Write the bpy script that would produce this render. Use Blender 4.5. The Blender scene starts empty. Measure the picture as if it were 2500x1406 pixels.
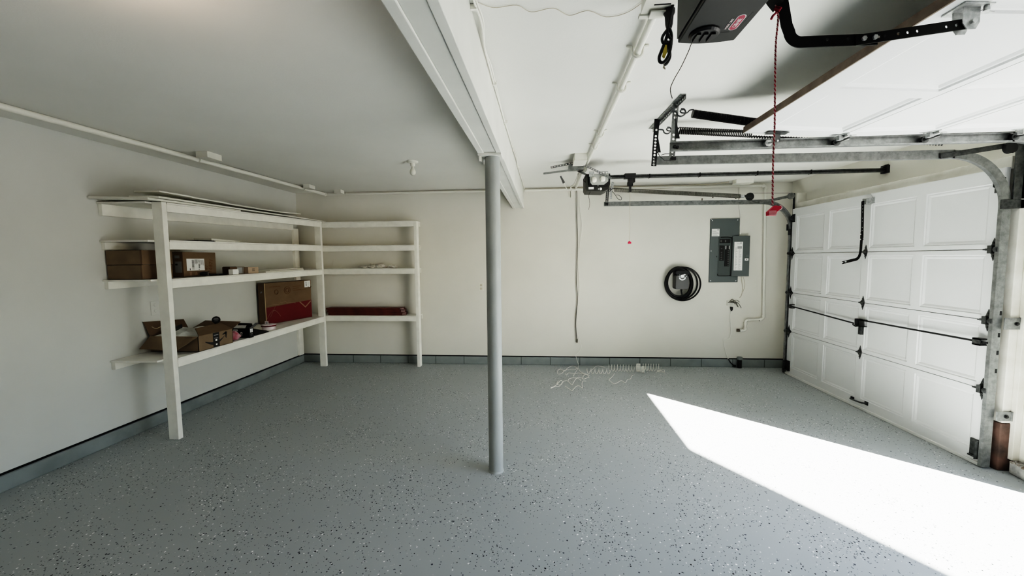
import bpy, bmesh, math, random
from mathutils import Vector, Matrix
random.seed(7)
SC = bpy.context.scene
COL = SC.collection
V = Vector
PI = math.pi

# ------------------------------------------------------------------ materials
def mat(name, col, rough=0.6, metal=0.0, var=0.0, vscale=8.0, bump=0.0, bscale=60.0, spec=0.4, emit=None, estr=0.0, col2=None, trans=0.0, alpha=1.0):
    m = bpy.data.materials.new(name); m.use_nodes = True
    nt = m.node_tree; N = nt.nodes; L = nt.links
    p = N['Principled BSDF']
    c = (*col, 1.0)
    p.inputs['Base Color'].default_value = c
    p.inputs['Roughness'].default_value = rough
    p.inputs['Metallic'].default_value = metal
    p.inputs['Specular IOR Level'].default_value = spec
    if trans: p.inputs['Transmission Weight'].default_value = trans
    if alpha < 1: p.inputs['Alpha'].default_value = alpha
    if emit:
        p.inputs['Emission Color'].default_value = (*emit, 1); p.inputs['Emission Strength'].default_value = estr
    if var or bump or col2:
        tc = N.new('ShaderNodeTexCoord')
    if var or col2:
        n = N.new('ShaderNodeTexNoise'); n.inputs['Scale'].default_value = vscale; n.inputs['Detail'].default_value = 5
        L.new(tc.outputs['Object'], n.inputs['Vector'])
        mx = N.new('ShaderNodeMix'); mx.data_type = 'RGBA'
        c2 = col2 if col2 else tuple(max(0, x * (1 - var)) for x in col)
        mx.inputs[6].default_value = (*c2, 1); mx.inputs[7].default_value = c if col2 else (*[min(1, x * (1 + var * .5)) for x in col], 1)
        r = N.new('ShaderNodeValToRGB'); r.color_ramp.elements[0].position = .35; r.color_ramp.elements[1].position = .65
        L.new(n.outputs['Fac'], r.inputs['Fac']); L.new(r.outputs['Color'], mx.inputs[0]); L.new(mx.outputs[2], p.inputs['Base Color'])
    if bump:
        b = N.new('ShaderNodeTexNoise'); b.inputs['Scale'].default_value = bscale; b.inputs['Detail'].default_value = 3
        L.new(tc.outputs['Object'], b.inputs['Vector'])
        bp = N.new('ShaderNodeBump'); bp.inputs['Strength'].default_value = bump; bp.inputs['Distance'].default_value = .01
        L.new(b.outputs['Fac'], bp.inputs['Height']); L.new(bp.outputs['Normal'], p.inputs['Normal'])
    return m

def floor_mat():
    m = bpy.data.materials.new('epoxy_flake_floor'); m.use_nodes = True
    nt = m.node_tree; N = nt.nodes; L = nt.links; p = N['Principled BSDF']
    tc = N.new('ShaderNodeTexCoord')
    base = N.new('ShaderNodeTexNoise'); base.inputs['Scale'].default_value = 1.3; base.inputs['Detail'].default_value = 6
    L.new(tc.outputs['Object'], base.inputs['Vector'])
    mx = N.new('ShaderNodeMix'); mx.data_type = 'RGBA'
    mx.inputs[6].default_value = (.345, .368, .376, 1); mx.inputs[7].default_value = (.40, .424, .428, 1)
    L.new(base.outputs['Fac'], mx.inputs[0])
    dens = N.new('ShaderNodeTexNoise'); dens.inputs['Scale'].default_value = 2.6; dens.inputs['Detail'].default_value = 3
    L.new(tc.outputs['Object'], dens.inputs['Vector'])
    dr = N.new('ShaderNodeMapRange'); dr.inputs[1].default_value = .40; dr.inputs[2].default_value = .66; dr.inputs[3].default_value = .25; dr.inputs[4].default_value = 1.6
    L.new(dens.outputs['Fac'], dr.inputs[0])
    def math_(op, a, b):
        n = N.new('ShaderNodeMath'); n.operation = op
        for i, x in enumerate((a, b)):
            if x is None: continue
            if isinstance(x, (int, float)): n.inputs[i].default_value = x
            else: L.new(x, n.inputs[i])
        return n.outputs[0]
    def flakes(scale, size, prob, chan, seed):
        mp = N.new('ShaderNodeMapping'); mp.inputs['Location'].default_value = (seed, seed * 1.7, 0); mp.inputs['Rotation'].default_value = (0, 0, seed)
        L.new(tc.outputs['Object'], mp.inputs['Vector'])
        v = N.new('ShaderNodeTexVoronoi'); v.voronoi_dimensions = '2D'; v.inputs['Scale'].default_value = scale; v.distance = 'EUCLIDEAN'
        L.new(mp.outputs['Vector'], v.inputs['Vector'])
        sep = N.new('ShaderNodeSeparateColor'); L.new(v.outputs['Color'], sep.inputs[0])
        pick = math_('LESS_THAN', sep.outputs[chan], math_('MULTIPLY', dr.outputs[0], prob))
        sz = math_('MULTIPLY', math_('ADD', sep.outputs[(chan + 1) % 3], .5), size)
        near = math_('LESS_THAN', v.outputs['Distance'], sz)
        return math_('MULTIPLY', pick, near)
    cur = mx.outputs[2]
    for scale, size, prob, chan, seed, col in ((120, .30, .07, 0, 3.1, (.10, .11, .11)), (105, .28, .06, 1, 9.4, (.50, .51, .50)),
                                         (66, .205, .08, 0, 0.0, (.008, .009, .010)), (60, .20, .065, 1, 5.3, (.85, .86, .85)), (56, .22, .04, 2, 7.7, (.07, .08, .09))):
        f = flakes(scale, size, prob, chan, seed)
        m2 = N.new('ShaderNodeMix'); m2.data_type = 'RGBA'; m2.inputs[7].default_value = (*col, 1)
        L.new(f, m2.inputs[0]); L.new(cur, m2.inputs[6]); cur = m2.outputs[2]
    L.new(cur, p.inputs['Base Color'])
    p.inputs['Roughness'].default_value = .5; p.inputs['Specular IOR Level'].default_value = .22
    return m

def galv_mat(name, c1, c2, scale=28):
    m = bpy.data.materials.new(name); m.use_nodes = True
    nt = m.node_tree; N = nt.nodes; L = nt.links; p = N['Principled BSDF']
    tc = N.new('ShaderNodeTexCoord'); n = N.new('ShaderNodeTexNoise'); n.inputs['Scale'].default_value = scale; n.inputs['Detail'].default_value = 4; n.inputs['Roughness'].default_value = .7
    L.new(tc.outputs['Object'], n.inputs['Vector'])
    r = N.new('ShaderNodeValToRGB'); r.color_ramp.elements[0].position = .35; r.color_ramp.elements[1].position = .68
    r.color_ramp.elements[0].color = (*c1, 1); r.color_ramp.elements[1].color = (*c2, 1)
    L.new(n.outputs['Fac'], r.inputs['Fac']); L.new(r.outputs['Color'], p.inputs['Base Color'])
    p.inputs['Metallic'].default_value = .75; p.inputs['Roughness'].default_value = .42
    return m

def block_mat():
    m = bpy.data.materials.new('painted_block_curb'); m.use_nodes = True
    nt = m.node_tree; N = nt.nodes; L = nt.links; p = N['Principled BSDF']
    tc = N.new('ShaderNodeTexCoord'); sp = N.new('ShaderNodeSeparateXYZ'); L.new(tc.outputs['Object'], sp.inputs[0])
    a = N.new('ShaderNodeMath'); a.operation = 'MODULO'; a.inputs[1].default_value = .42
    ad = N.new('ShaderNodeMath'); ad.operation = 'ADD'; ad.inputs[1].default_value = 10.0
    L.new(sp.outputs[0], ad.inputs[0]); L.new(ad.outputs[0], a.inputs[0])
    lt = N.new('ShaderNodeMath'); lt.operation = 'LESS_THAN'; lt.inputs[1].default_value = .010; L.new(a.outputs[0], lt.inputs[0])
    n = N.new('ShaderNodeTexNoise'); n.inputs['Scale'].default_value = 9; n.inputs['Detail'].default_value = 6; L.new(tc.outputs['Object'], n.inputs['Vector'])
    mx = N.new('ShaderNodeMix'); mx.data_type = 'RGBA'; mx.inputs[6].default_value = (.19, .21, .212, 1); mx.inputs[7].default_value = (.28, .305, .305, 1)
    L.new(n.outputs['Fac'], mx.inputs[0])
    m2 = N.new('ShaderNodeMix'); m2.data_type = 'RGBA'; m2.inputs[7].default_value = (.085, .095, .095, 1)
    L.new(lt.outputs[0], m2.inputs[0]); L.new(mx.outputs[2], m2.inputs[6]); L.new(m2.outputs[2], p.inputs['Base Color'])
    p.inputs['Roughness'].default_value = .55
    return m

M = {}
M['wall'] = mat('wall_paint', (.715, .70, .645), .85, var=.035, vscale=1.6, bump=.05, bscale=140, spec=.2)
M['wall_dim'] = mat('wall_paint_shaded', (.605, .61, .585), .85, var=.035, vscale=1.6, bump=.05, bscale=140, spec=.2)  # same off-white as the other walls; its dimmer light is put into the colour
M['ceil'] = mat('ceiling_paint', (.755, .75, .715), .9, var=.03, vscale=1.2, bump=.06, bscale=110, spec=.15)
M['beam'] = mat('beam_paint', (.70, .70, .66), .7, var=.05, vscale=5, bump=.08, bscale=30)
M['floor'] = floor_mat()
M['curb'] = block_mat()
M['curb2'] = mat('curb_grey_paint', (.24, .262, .262), .55, var=.14, vscale=6)
M['chip'] = mat('chipped_curb', (.62, .62, .60), .8, col2=(.22, .22, .21), vscale=14, bump=.4, bscale=30)
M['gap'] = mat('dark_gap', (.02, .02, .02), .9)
M['post'] = mat('post_grey', (.34, .36, .355), .45, var=.06, vscale=6, bump=.08, bscale=80)
M['wood'] = mat('shelf_white_paint', (.84, .83, .77), .6, var=.06, vscale=9, bump=.12, bscale=26)
M['woodtop'] = mat('shelf_top_paint', (.78, .77, .72), .65, var=.09, vscale=6, bump=.1, bscale=26)
M['trimw'] = mat('trim_white_paint', (.72, .71, .66), .6, col2=(.56, .54, .48), vscale=4, bump=.15, bscale=40)
M['rot'] = mat('rotted_wood', (.125, .078, .062), .85, col2=(.05, .036, .03), vscale=9, bump=.5, bscale=25)
M['door'] = mat('door_white_steel', (.66, .67, .672), .45, bump=.12, bscale=260, spec=.35)
M['edge'] = mat('door_edge_brown', (.13, .10, .08), .7, col2=(.20, .16, .13), vscale=12)
M['seal'] = mat('seal_white', (.72, .72, .70), .6)
M['galv'] = galv_mat('galvanised_steel', (.19, .195, .196), (.33, .34, .335), 20)
M['galvd'] = galv_mat('galvanised_dark', (.06, .062, .063), (.13, .135, .135))
M['galvl'] = galv_mat('zinc_plate', (.38, .39, .39), (.66, .67, .66), 40)
M['steeld'] = mat('dark_steel', (.035, .036, .037), .45, .5)
M['black'] = mat('black_plastic', (.012, .012, .013), .45)
M['blackm'] = mat('black_metal', (.006, .006, .006), .5, .1, spec=.25)
M['opener'] = mat('opener_charcoal', (.011, .012, .012), .5, var=.1, vscale=12)
M['openers'] = mat('opener_side_grey', (.030, .031, .028), .5)
M['lens'] = mat('light_lens', (.36, .37, .35), .25, spec=.6)
M['springd'] = mat('spring_steel_dark', (.035, .034, .034), .38, .7)
M['spring'] = galv_mat('spring_steel', (.16, .16, .145), (.30, .30, .27), 60)
M['pvc'] = mat('white_pipe', (.74, .73, .67), .45)
M['box'] = mat('junction_box_paint', (.70, .69, .63), .55)
M['panel'] = mat('panel_grey', (.085, .098, .098), .42, spec=.5)
M['panel2'] = mat('panel_grey_face', (.10, .115, .115), .42, spec=.5)
M['dead'] = mat('deadfront_grey', (.075, .087, .087), .45)
M['breaker'] = mat('breaker_black', (.012, .012, .012), .4)
M['toggle'] = mat('breaker_toggle', (.10, .10, .10), .4)
M['white'] = mat('white_label', (.80, .80, .78), .6)
M['grey'] = mat('print_grey', (.30, .31, .31), .7)
M['ink'] = mat('print_ink', (.03, .03, .03), .7)
M['screw'] = mat('screw_head', (.80, .80, .80), .3, .4)
M['charger'] = mat('charger_grey', (.10, .10, .10), .4)
M['card'] = mat('cardboard', (.205, .155, .105), .85, var=.12, vscale=7)
M['cardd'] = mat('cardboard_dark', (.125, .085, .055), .85, var=.12, vscale=7)
M['cardb'] = mat('cardboard_brown', (.172, .122, .078), .85, var=.1, vscale=7)
M['carde'] = mat('cardboard_edge', (.45, .36, .24), .85)
M['red'] = mat('red_print', (.13, .012, .015), .6, var=.08, vscale=5)
M['pale'] = mat('tan_print', (.26, .18, .125), .8)
M['cardp'] = mat('brown_print', (.13, .075, .035), .8)
M['tan'] = mat('tan_carton', (.42, .33, .25), .8)
M['paper'] = mat('crumpled_paper', (.62, .62, .59), .8, var=.2, vscale=14, bump=.8, bscale=22)
M['sheet'] = mat('white_board', (.70, .695, .63), .6, var=.05, vscale=4)
M['sheete'] = mat('board_edge', (.80, .79, .72), .6)
M['plank'] = mat('red_plank', (.13, .036, .022), .45, col2=(.07, .02, .013), vscale=9)
M['ropered'] = mat('red_rope', (.26, .02, .04), .8)
M['ropewht'] = mat('rope_pale', (.46, .30, .30), .8)
M['handler'] = mat('red_handle', (.50, .02, .06), .5)
M['handlep'] = mat('handle_rib', (.75, .42, .45), .5)
M['cable'] = mat('black_cable', (.008, .008, .009), .4)
M['wirew'] = mat('white_wire', (.78, .77, .72), .5)
M['wiret'] = mat('tan_wire', (.50, .46, .38), .6)
M['wireg'] = mat('dark_wire', (.08, .075, .06), .6)
M['yellow'] = mat('yellow_tie', (.50, .40, .08), .6)
M['bulb'] = mat('frosted_bulb', (.70, .69, .62), .2, spec=.6)
M['porc'] = mat('white_porcelain', (.74, .73, .67), .35)
M['lit'] = mat('lit_bulb', (.9, .8, .7), .4, emit=(1, .72, .5), estr=14)
M['pink'] = mat('pink_print_bag', (.42, .12, .16), .35, col2=(.48, .42, .42), vscale=12)
M['spool'] = mat('spool_white', (.62, .56, .57), .45)
M['bagc'] = mat('clear_bag', (.56, .53, .47), .3, var=.3, vscale=40, spec=.7)
M['drive'] = mat('concrete_drive', (.18, .18, .175), .9, var=.1, vscale=2)
M['blocker_pale'] = mat('blocker_pale', (.55, .53, .49), .9)
M['leaf'] = mat('dry_leaf', (.10, .075, .05), .9, col2=(.45, .43, .40), vscale=30)
M['redlab'] = mat('badge_red', (.32, .03, .06), .4)
M['pinkw'] = mat('badge_white', (.80, .72, .73), .4)
M['stain'] = mat('wall_stain', (.12, .10, .08), .9)

# ------------------------------------------------------------------ mesh builder
class B:
    def __init__(s): s.b = bmesh.new()
    def face(s, pts):
        vs = [s.b.verts.new(V(p)) for p in pts]
        try: return s.b.faces.new(vs)
        except ValueError: return None
    def hexa(s, c):            # 8 corners: 4 bottom then 4 top
        v = [s.b.verts.new(V(p)) for p in c]
        for f in ((3, 2, 1, 0), (4, 5, 6, 7), (0, 1, 5, 4), (1, 2, 6, 5), (2, 3, 7, 6), (3, 0, 4, 7)):
            s.b.faces.new([v[i] for i in f])
        return s
    def box(s, x0, x1, y0, y1, z0, z1):
        x0, x1 = sorted((x0, x1)); y0, y1 = sorted((y0, y1)); z0, z1 = sorted((z0, z1))
        return s.hexa([(x0, y0, z0), (x1, y0, z0), (x1, y1, z0), (x0, y1, z0), (x0, y0, z1), (x1, y0, z1), (x1, y1, z1), (x0, y1, z1)])
    def obox(s, o, a, b, c):   # corner o and three edge vectors
        o, a, b, c = V(o), V(a), V(b), V(c)
        return s.hexa([o, o + a, o + a + b, o + b, o + c, o + a + c, o + a + b + c, o + b + c])
    def prism(s, pts, d):      # planar polygon extruded by vector d
        d = V(d); n = len(pts)
        a = [s.b.verts.new(V(p)) for p in pts]; c = [s.b.verts.new(V(p) + d) for p in pts]
        s.b.faces.new(list(reversed(a))); s.b.faces.new(c)
        for i in range(n): s.b.faces.new([a[i], a[(i + 1) % n], c[(i + 1) % n], c[i]])
        return s
    def tube(s, pts, r, n=8, closed=False, caps=True):
        pts = [V(p) for p in pts]; k = len(pts)
        if k < 2: return s
        t0 = (pts[1] - pts[0]).normalized()
        up = V((0, 0, 1)) if abs(t0.z) < .9 else V((1, 0, 0))
        nrm = t0.cross(up).normalized(); rings = []
        for i in range(k):
            if closed: t = (pts[(i + 1) % k] - pts[i - 1])
            else: t = pts[min(i + 1, k - 1)] - pts[max(i - 1, 0)]
            if t.length < 1e-9: t = t0
            t = t.normalized(); nrm = (nrm - t * nrm.dot(t))
            nrm = nrm.normalized() if nrm.length > 1e-6 else t.orthogonal().normalized()
            bn = t.cross(nrm); rr = r(i / max(1, k - 1)) if callable(r) else r
            rings.append([s.b.verts.new(pts[i] + (nrm * math.cos(a) + bn * math.sin(a)) * rr) for a in [2 * PI * j / n for j in range(n)]])
        m = k if closed else k - 1
        for i in range(m):
            A, C = rings[i], rings[(i + 1) % k]
            for j in range(n): s.b.faces.new([A[j], A[(j + 1) % n], C[(j + 1) % n], C[j]])
        if caps and not closed:
            s.b.faces.new(list(reversed(rings[0]))); s.b.faces.new(rings[-1])
        return s
    def cyl(s, p0, p1, r, n=16): return s.tube([p0, p1], r, n)
    def lathe(s, prof, c, axis=(0, 0, 1), n=24):
        ax = V(axis).normalized(); u = ax.orthogonal().normalized(); w = ax.cross(u); c = V(c); rings = []
        for r, h in prof:
            if r < 1e-6: rings.append([s.b.verts.new(c + ax * h)])
            else: rings.append([s.b.verts.new(c + ax * h + (u * math.cos(2 * PI * j / n) + w * math.sin(2 * PI * j / n)) * r) for j in range(n)])
        for A, C in zip(rings, rings[1:]):
            for j in range(n):
                a, b_, c_, d = A[j % len(A)], A[(j + 1) % len(A)], C[(j + 1) % len(C)], C[j % len(C)]
                f = []
                for q in (a, b_, c_, d):
                    if q not in f: f.append(q)
                if len(f) > 2: s.b.faces.new(f)
        for R, rev in ((rings[0], True), (rings[-1], False)):
            if len(R) > 2: s.b.faces.new(list(reversed(R)) if rev else R)
        return s
    def strap(s, p0, p1, wd, w, t, holes=0, hr=.006, skip=()):      # perforated flat bar with real holes
        p0, p1 = V(p0), V(p1); L = p1 - p0; ld = L.normalized(); wd = V(wd); wd = (wd - ld * wd.dot(ld)).normalized(); nd = ld.cross(wd)
        if not holes: return s.obox(p0 - wd * w / 2 - nd * t / 2, L, wd * w, nd * t)
        c = L.length / holes
        for k in range(holes):
            a0 = p0 + ld * c * k
            if k in skip:
                s.obox(a0 - wd * w / 2 - nd * t / 2, ld * c, wd * w, nd * t); continue
            ce = a0 + ld * c / 2; out, inn = [], []
            for j in range(8):
                an = PI / 4 * j; ca, sa = math.cos(an), math.sin(an)
                m = max(abs(ca), abs(sa)); out.append((ca / m * c / 2, sa / m * w / 2)); inn.append((ca * hr, sa * hr))
            vs = {}
            for side in (-1, 1):
                vs[side, 0] = [s.b.verts.new(ce + ld * x + wd * y + nd * side * t / 2) for x, y in out]
                vs[side, 1] = [s.b.verts.new(ce + ld * x + wd * y + nd * side * t / 2) for x, y in inn]
            for j in range(8):
                i = (j + 1) % 8
                s.b.faces.new([vs[1, 0][j], vs[1, 0][i], vs[1, 1][i], vs[1, 1][j]])
                s.b.faces.new([vs[-1, 0][i], vs[-1, 0][j], vs[-1, 1][j], vs[-1, 1][i]])
                s.b.faces.new([vs[1, 1][j], vs[1, 1][i], vs[-1, 1][i], vs[-1, 1][j]])
                s.b.faces.new([vs[1, 0][i], vs[1, 0][j], vs[-1, 0][j], vs[-1, 0][i]])
        return s
    def channel(s, path, side, h=.028, d=.026, t=.002):      # C-section track swept in an x-z plane; side = +1/-1 opening along y
        prof = [(-h, 0), (h, 0), (h, d), (h - .008, d), (h - .008, d - t), (h - t, d - t), (h - t, t), (-h + t, t), (-h + t, d - t), (-h + .008, d - t), (-h + .008, d), (-h, d)]
        path = [V(p) for p in path]; rings = []
        for i, p in enumerate(path):
            tn = (path[min(i + 1, len(path) - 1)] - path[max(i - 1, 0)]).normalized(); nr = V((tn.z, 0, -tn.x))
            rings.append([s.b.verts.new(p + nr * a + V((0, side * b, 0))) for a, b in prof])
        n = len(prof)
        for A, C in zip(rings, rings[1:]):
            for j in range(n): s.b.faces.new([A[j], A[(j + 1) % n], C[(j + 1) % n], C[j]])
        s.b.faces.new(list(reversed(rings[0]))); s.b.faces.new(rings[-1])
        return s
    def helix(s, p0, p1, R, r, turns, n=6, seg=10):
        p0, p1 = V(p0), V(p1); ax = (p1 - p0).normalized(); u = ax.orthogonal().normalized(); w = ax.cross(u); k = int(turns * seg)
        return s.tube([p0.lerp(p1, i / k) + (u * math.cos(2 * PI * i / seg) + w * math.sin(2 * PI * i / seg)) * R for i in range(k + 1)], r, n)

def obj(name, b, m, parent=None, smooth=False, bevel=0):
    me = bpy.data.meshes.new(name)
    bmesh.ops.recalc_face_normals(b.b, faces=b.b.faces[:])
    b.b.to_mesh(me); b.b.free()
    if isinstance(m, (list, tuple)):
        for q in m: me.materials.append(M[q])
    else: me.materials.append(M[m])
    if smooth:
        for p in me.polygons: p.use_smooth = True
        try: me.set_sharp_from_angle(angle=math.radians(40))
        except Exception: pass
    o = bpy.data.objects.new(name, me); COL.objects.link(o)
    if bevel:
        md = o.modifiers.new('edge', 'BEVEL'); md.width = bevel; md.segments = 2; md.limit_method = 'ANGLE'
    if parent is not None:
        o.parent = parent
        q = V((0, 0, 0)); p = parent
        while p is not None: q += p.location; p = p.parent
        o.location = -q
    return o

def thing(name, label, cat, loc, group=None, kind=None):
    o = bpy.data.objects.new(name, None); COL.objects.link(o); o.location = loc; o.empty_display_size = .05
    o['label'] = label; o['category'] = cat
    if group: o['group'] = group
    if kind: o['kind'] = kind
    return o

def tag(o, label, cat, group=None, kind=None):      # a thing that is one mesh: origin to the middle of its base
    me = o.data; xs = [v.co for v in me.vertices]
    c = V(((min(v.x for v in xs) + max(v.x for v in xs)) / 2, (min(v.y for v in xs) + max(v.y for v in xs)) / 2, min(v.z for v in xs)))
    me.transform(Matrix.Translation(-c)); o.location = c
    o['label'] = label; o['category'] = cat
    if group: o['group'] = group
    if kind: o['kind'] = kind
    return o

def struct(name, b, m, parent=None, **k):
    o = obj(name, b, m, parent, **k)
    if parent is None: o['kind'] = 'structure'
    return o

def text(name, s, size, m, o, xd, yd, parent, depth=.0006, align='CENTER'):
    cu = bpy.data.curves.new(name, 'FONT'); cu.body = s; cu.size = size; cu.extrude = depth; cu.align_x = align; cu.align_y = 'CENTER'
    t = bpy.data.objects.new(name, cu); COL.objects.link(t)
    bpy.context.view_layer.update()
    me = bpy.data.meshes.new_from_object(t.evaluated_get(bpy.context.evaluated_depsgraph_get()))
    bpy.data.objects.remove(t)
    xd, yd = V(xd).normalized(), V(yd).normalized(); zd = xd.cross(yd)
    mt = Matrix(((xd.x, yd.x, zd.x, o[0]), (xd.y, yd.y, zd.y, o[1]), (xd.z, yd.z, zd.z, o[2]), (0, 0, 0, 1)))
    me.transform(mt); me.materials.clear(); me.materials.append(M[m])
    ob = bpy.data.objects.new(name, me); COL.objects.link(ob)
    q = V((0, 0, 0)); p = parent
    while p is not None: q += p.location; p = p.parent
    ob.parent = parent; ob.location = -q
    return ob

def arc(c, r, a0, a1, n, plane='xz'):
    out = []
    for i in range(n + 1):
        a = a0 + (a1 - a0) * i / n
        if plane == 'xz': out.append(V((c[0] + r * math.cos(a), c[1], c[2] + r * math.sin(a))))
        elif plane == 'yz': out.append(V((c[0], c[1] + r * math.cos(a), c[2] + r * math.sin(a))))
        else: out.append(V((c[0] + r * math.cos(a), c[1] + r * math.sin(a), c[2])))
    return out

def smoothpath(pts, k=6):       # Catmull-Rom
    P = [V(p) for p in pts]; out = []
    for i in range(len(P) - 1):
        a, b, c, d = P[max(i - 1, 0)], P[i], P[i + 1], P[min(i + 2, len(P) - 1)]
        for j in range(k):
            t = j / k
            out.append(.5 * ((2 * b) + (c - a) * t + (2 * a - 5 * b + 4 * c - d) * t * t + (3 * b - a - 3 * c + d) * t ** 3))
    out.append(P[-1]); return out

# ------------------------------------------------------------------ room
XL, XR, YB, H = -3.655, 3.31, 5.665, 2.522
YF = -3.0
struct('floor', B().box(XL - .1, XR + .12, YF, YB + .1, -.1, 0), 'floor')
struct('ceiling', B().box(XL - .1, XR + .12, YF - .1, YB + .1, H, H + .1), 'ceil')
struct('wall_left', B().box(XL - .1, XL, YF - .1, YB + .1, .122, H), 'wall_dim')
struct('wall_back', B().box(XL, XR + .12, YB, YB + .1, .122, H), 'wall')
struct('wall_front', B().box(XL, XR + .12, YF - .1, YF, 0, H), 'wall')
OY0, OY1, OZ = .12, 2.50, 2.13        # the open doorway
b = B().box(XR, XR + .12, OY1, YB, 0, H); b.box(XR, XR + .12, OY0, OY1, OZ, H); b.box(XR, XR + .12, YF, OY0, 0, H)
struct('wall_right', b, 'wall')
# the low painted kerb along the walls, with the dark gap above it
struct('baseboard_left', B().box(XL, XL + .03, YF, YB - .03, 0, .108), 'curb2', bevel=.006)
struct('baseboard_back', B().box(XL, XR, YB - .03, YB, 0, .108), 'curb', bevel=.006)
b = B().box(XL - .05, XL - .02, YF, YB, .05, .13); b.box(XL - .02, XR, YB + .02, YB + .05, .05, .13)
struct('gap_backing', b, 'gap')  # added black back plane, the shade of the gap put into its colour
b = B(); b.prism([(3.17, 2.5, 0), (3.31, 2.5, 0), (3.31, 2.955, 0), (3.25, 2.955, 0)], (0, 0, .085))
struct('baseboard_right', b, 'chip', bevel=.008)
# header board above the closed door and the jamb boards beside it
struct('trim_2', B().box(3.19, 3.31, 3.03, 5.36, 2.118, 2.205), 'trimw', bevel=.004)
jb = struct('trim_3', B().box(3.215, 3.31, 2.985, 3.065, .345, 2.30), 'trimw', bevel=.004)
struct('trim_4', B().box(3.265, 3.31, 2.952, 2.985, .09, H), 'trimw', bevel=.003)
struct('trim_5', B().box(3.195, 3.31, 5.36, 5.45, 0, 2.33), 'trimw', bevel=.004)
rb = bpy.data.objects
struct('rotted_base', B().box(3.205, 3.305, 2.98, 3.06, 0, .345), 'rot', jb, bevel=.006)
struct('trim_6', B().box(XR - .03, XR, OY0 - .08, OY0, 0, OZ + .08).box(XR - .03, XR, OY1, OY1 + .08, .085, OZ + .08).box(XR - .03, XR, OY0, OY1, OZ, OZ + .08), 'trimw')
# ceiling board joints and a patched strip, faint as in the photo
struct('driveway', B().box(XR + .12, 22, -14, 18, -.14, -.03), 'drive')
# unseen blocker, added and shaped to cut the sun patch on the floor
pts = [(6.0, -1.66, 4.53), (6.0, -2.02, 3.99), (6.0, -4.4, .42), (6.0, -9.5, -.03), (6.0, -9.5, 6.6), (6.0, -.9, 6.2), (6.0, -1.2, 5.2)]
struct('sun_blocker', B().prism(pts, (.2, 0, 0)), 'blocker_pale')

# beam: core with a narrow board along its left edge and a drywall side
BM = struct('beam', B().box(-.40, -.318, YF, YB, 2.244, H).box(-.318, -.283, YF, YB, 2.238, H), 'beam', bevel=.003)
struct('edge_board', B().box(-.442, -.40, YF, YB, 2.238, H), 'beam', BM, bevel=.004)
struct('bearing_plate', B().box(-.442, -.283, 2.68, 2.82, 2.226, 2.242).box(-.436, -.42, 2.70, 2.80, 2.19, 2.23), 'beam', BM, bevel=.002)

t = thing('support_post', 'round grey painted steel post standing on the floor under the beam', 'post', (-.352, 2.755, 0))
obj('shaft', B().tube([(-.352, 2.755, 0), (-.352, 2.755, 2.226)], .0515, 40), 'post', t, smooth=True)
obj('base_collar', B().lathe([(.058, 0), (.056, .006), (.052, .012)], (-.352, 2.755, 0), n=40), 'post', t, smooth=True)

# ------------------------------------------------------------------ camera
cam = bpy.data.cameras.new('camera'); co = bpy.data.objects.new('camera', cam); COL.objects.link(co)
r_, u_, f_ = V((0.9967076, 0.08057261, -0.00905649)), V((0.00301768, 0.07475701, 0.99719721)), V((-0.08102381, 0.99394137, -0.07426774))
co.matrix_world = Matrix(((r_.x, u_.x, -f_.x, 0), (r_.y, u_.y, -f_.y, 0), (r_.z, u_.z, -f_.z, 1.5351), (0, 0, 0, 1)))
cam.sensor_width = 36; cam.lens = 967.1276 / 2500 * 36; cam.clip_start = .05; cam.clip_end = 100
SC.camera = co

# ------------------------------------------------------------------ light
sun = bpy.data.lights.new('sun', 'SUN'); sun.energy = 21.0; sun.angle = math.radians(.5); sun.color = (1, .955, .885)
so = bpy.data.objects.new('sun', sun); COL.objects.link(so)
sd = V((.7305, -.6828, .687)).normalized(); so.rotation_euler = sd.to_track_quat('Z', 'Y').to_euler(); so.location = (9, -6, 8)
w = bpy.data.worlds.new('sky'); SC.world = w; w.use_nodes = True
bg = w.node_tree.nodes['Background']
sky = w.node_tree.nodes.new('ShaderNodeTexSky'); sky.sky_type = 'NISHITA'; sky.sun_disc = False; sky.sun_elevation = math.radians(34.5); sky.sun_rotation = math.radians(133); sky.air_density = 1.0; sky.dust_density = 1.5
tint = w.node_tree.nodes.new('ShaderNodeMix'); tint.data_type = 'RGBA'; tint.blend_type = 'MULTIPLY'; tint.inputs[0].default_value = 1; tint.inputs[7].default_value = (.86, .96, 1.10, 1)
w.node_tree.links.new(sky.outputs[0], tint.inputs[6]); w.node_tree.links.new(tint.outputs[2], bg.inputs[0]); bg.inputs[1].default_value = .18
al = bpy.data.lights.new('doorway_portal', 'AREA'); al.shape = 'RECTANGLE'; al.size = OZ; al.size_y = OY1 - OY0; al.energy = 1
try: al.cycles.is_portal = True
except Exception: pass
ao = bpy.data.objects.new('doorway_portal', al); COL.objects.link(ao); ao.location = (XR + .13, (OY0 + OY1) / 2, OZ / 2); ao.rotation_euler = (0, PI / 2, 0)
SC.cycles.max_bounces = 10; SC.cycles.diffuse_bounces = 7; SC.cycles.sample_clamp_indirect = 8
SC.view_settings.view_transform = 'Filmic'; SC.view_settings.look = 'Very High Contrast'; SC.view_settings.exposure = 2.15

# ------------------------------------------------------------------ garage doors
UE = [3.03, 3.105, 3.585, 3.665, 4.140, 4.215, 4.700, 4.775, 5.270, 5.36]
SECT = [(0, .567, .105, .530), (.567, 1.066, .605, 1.030), (1.066, 1.568, 1.100, 1.530), (1.568, 2.13, 1.605, 2.030)]

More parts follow.
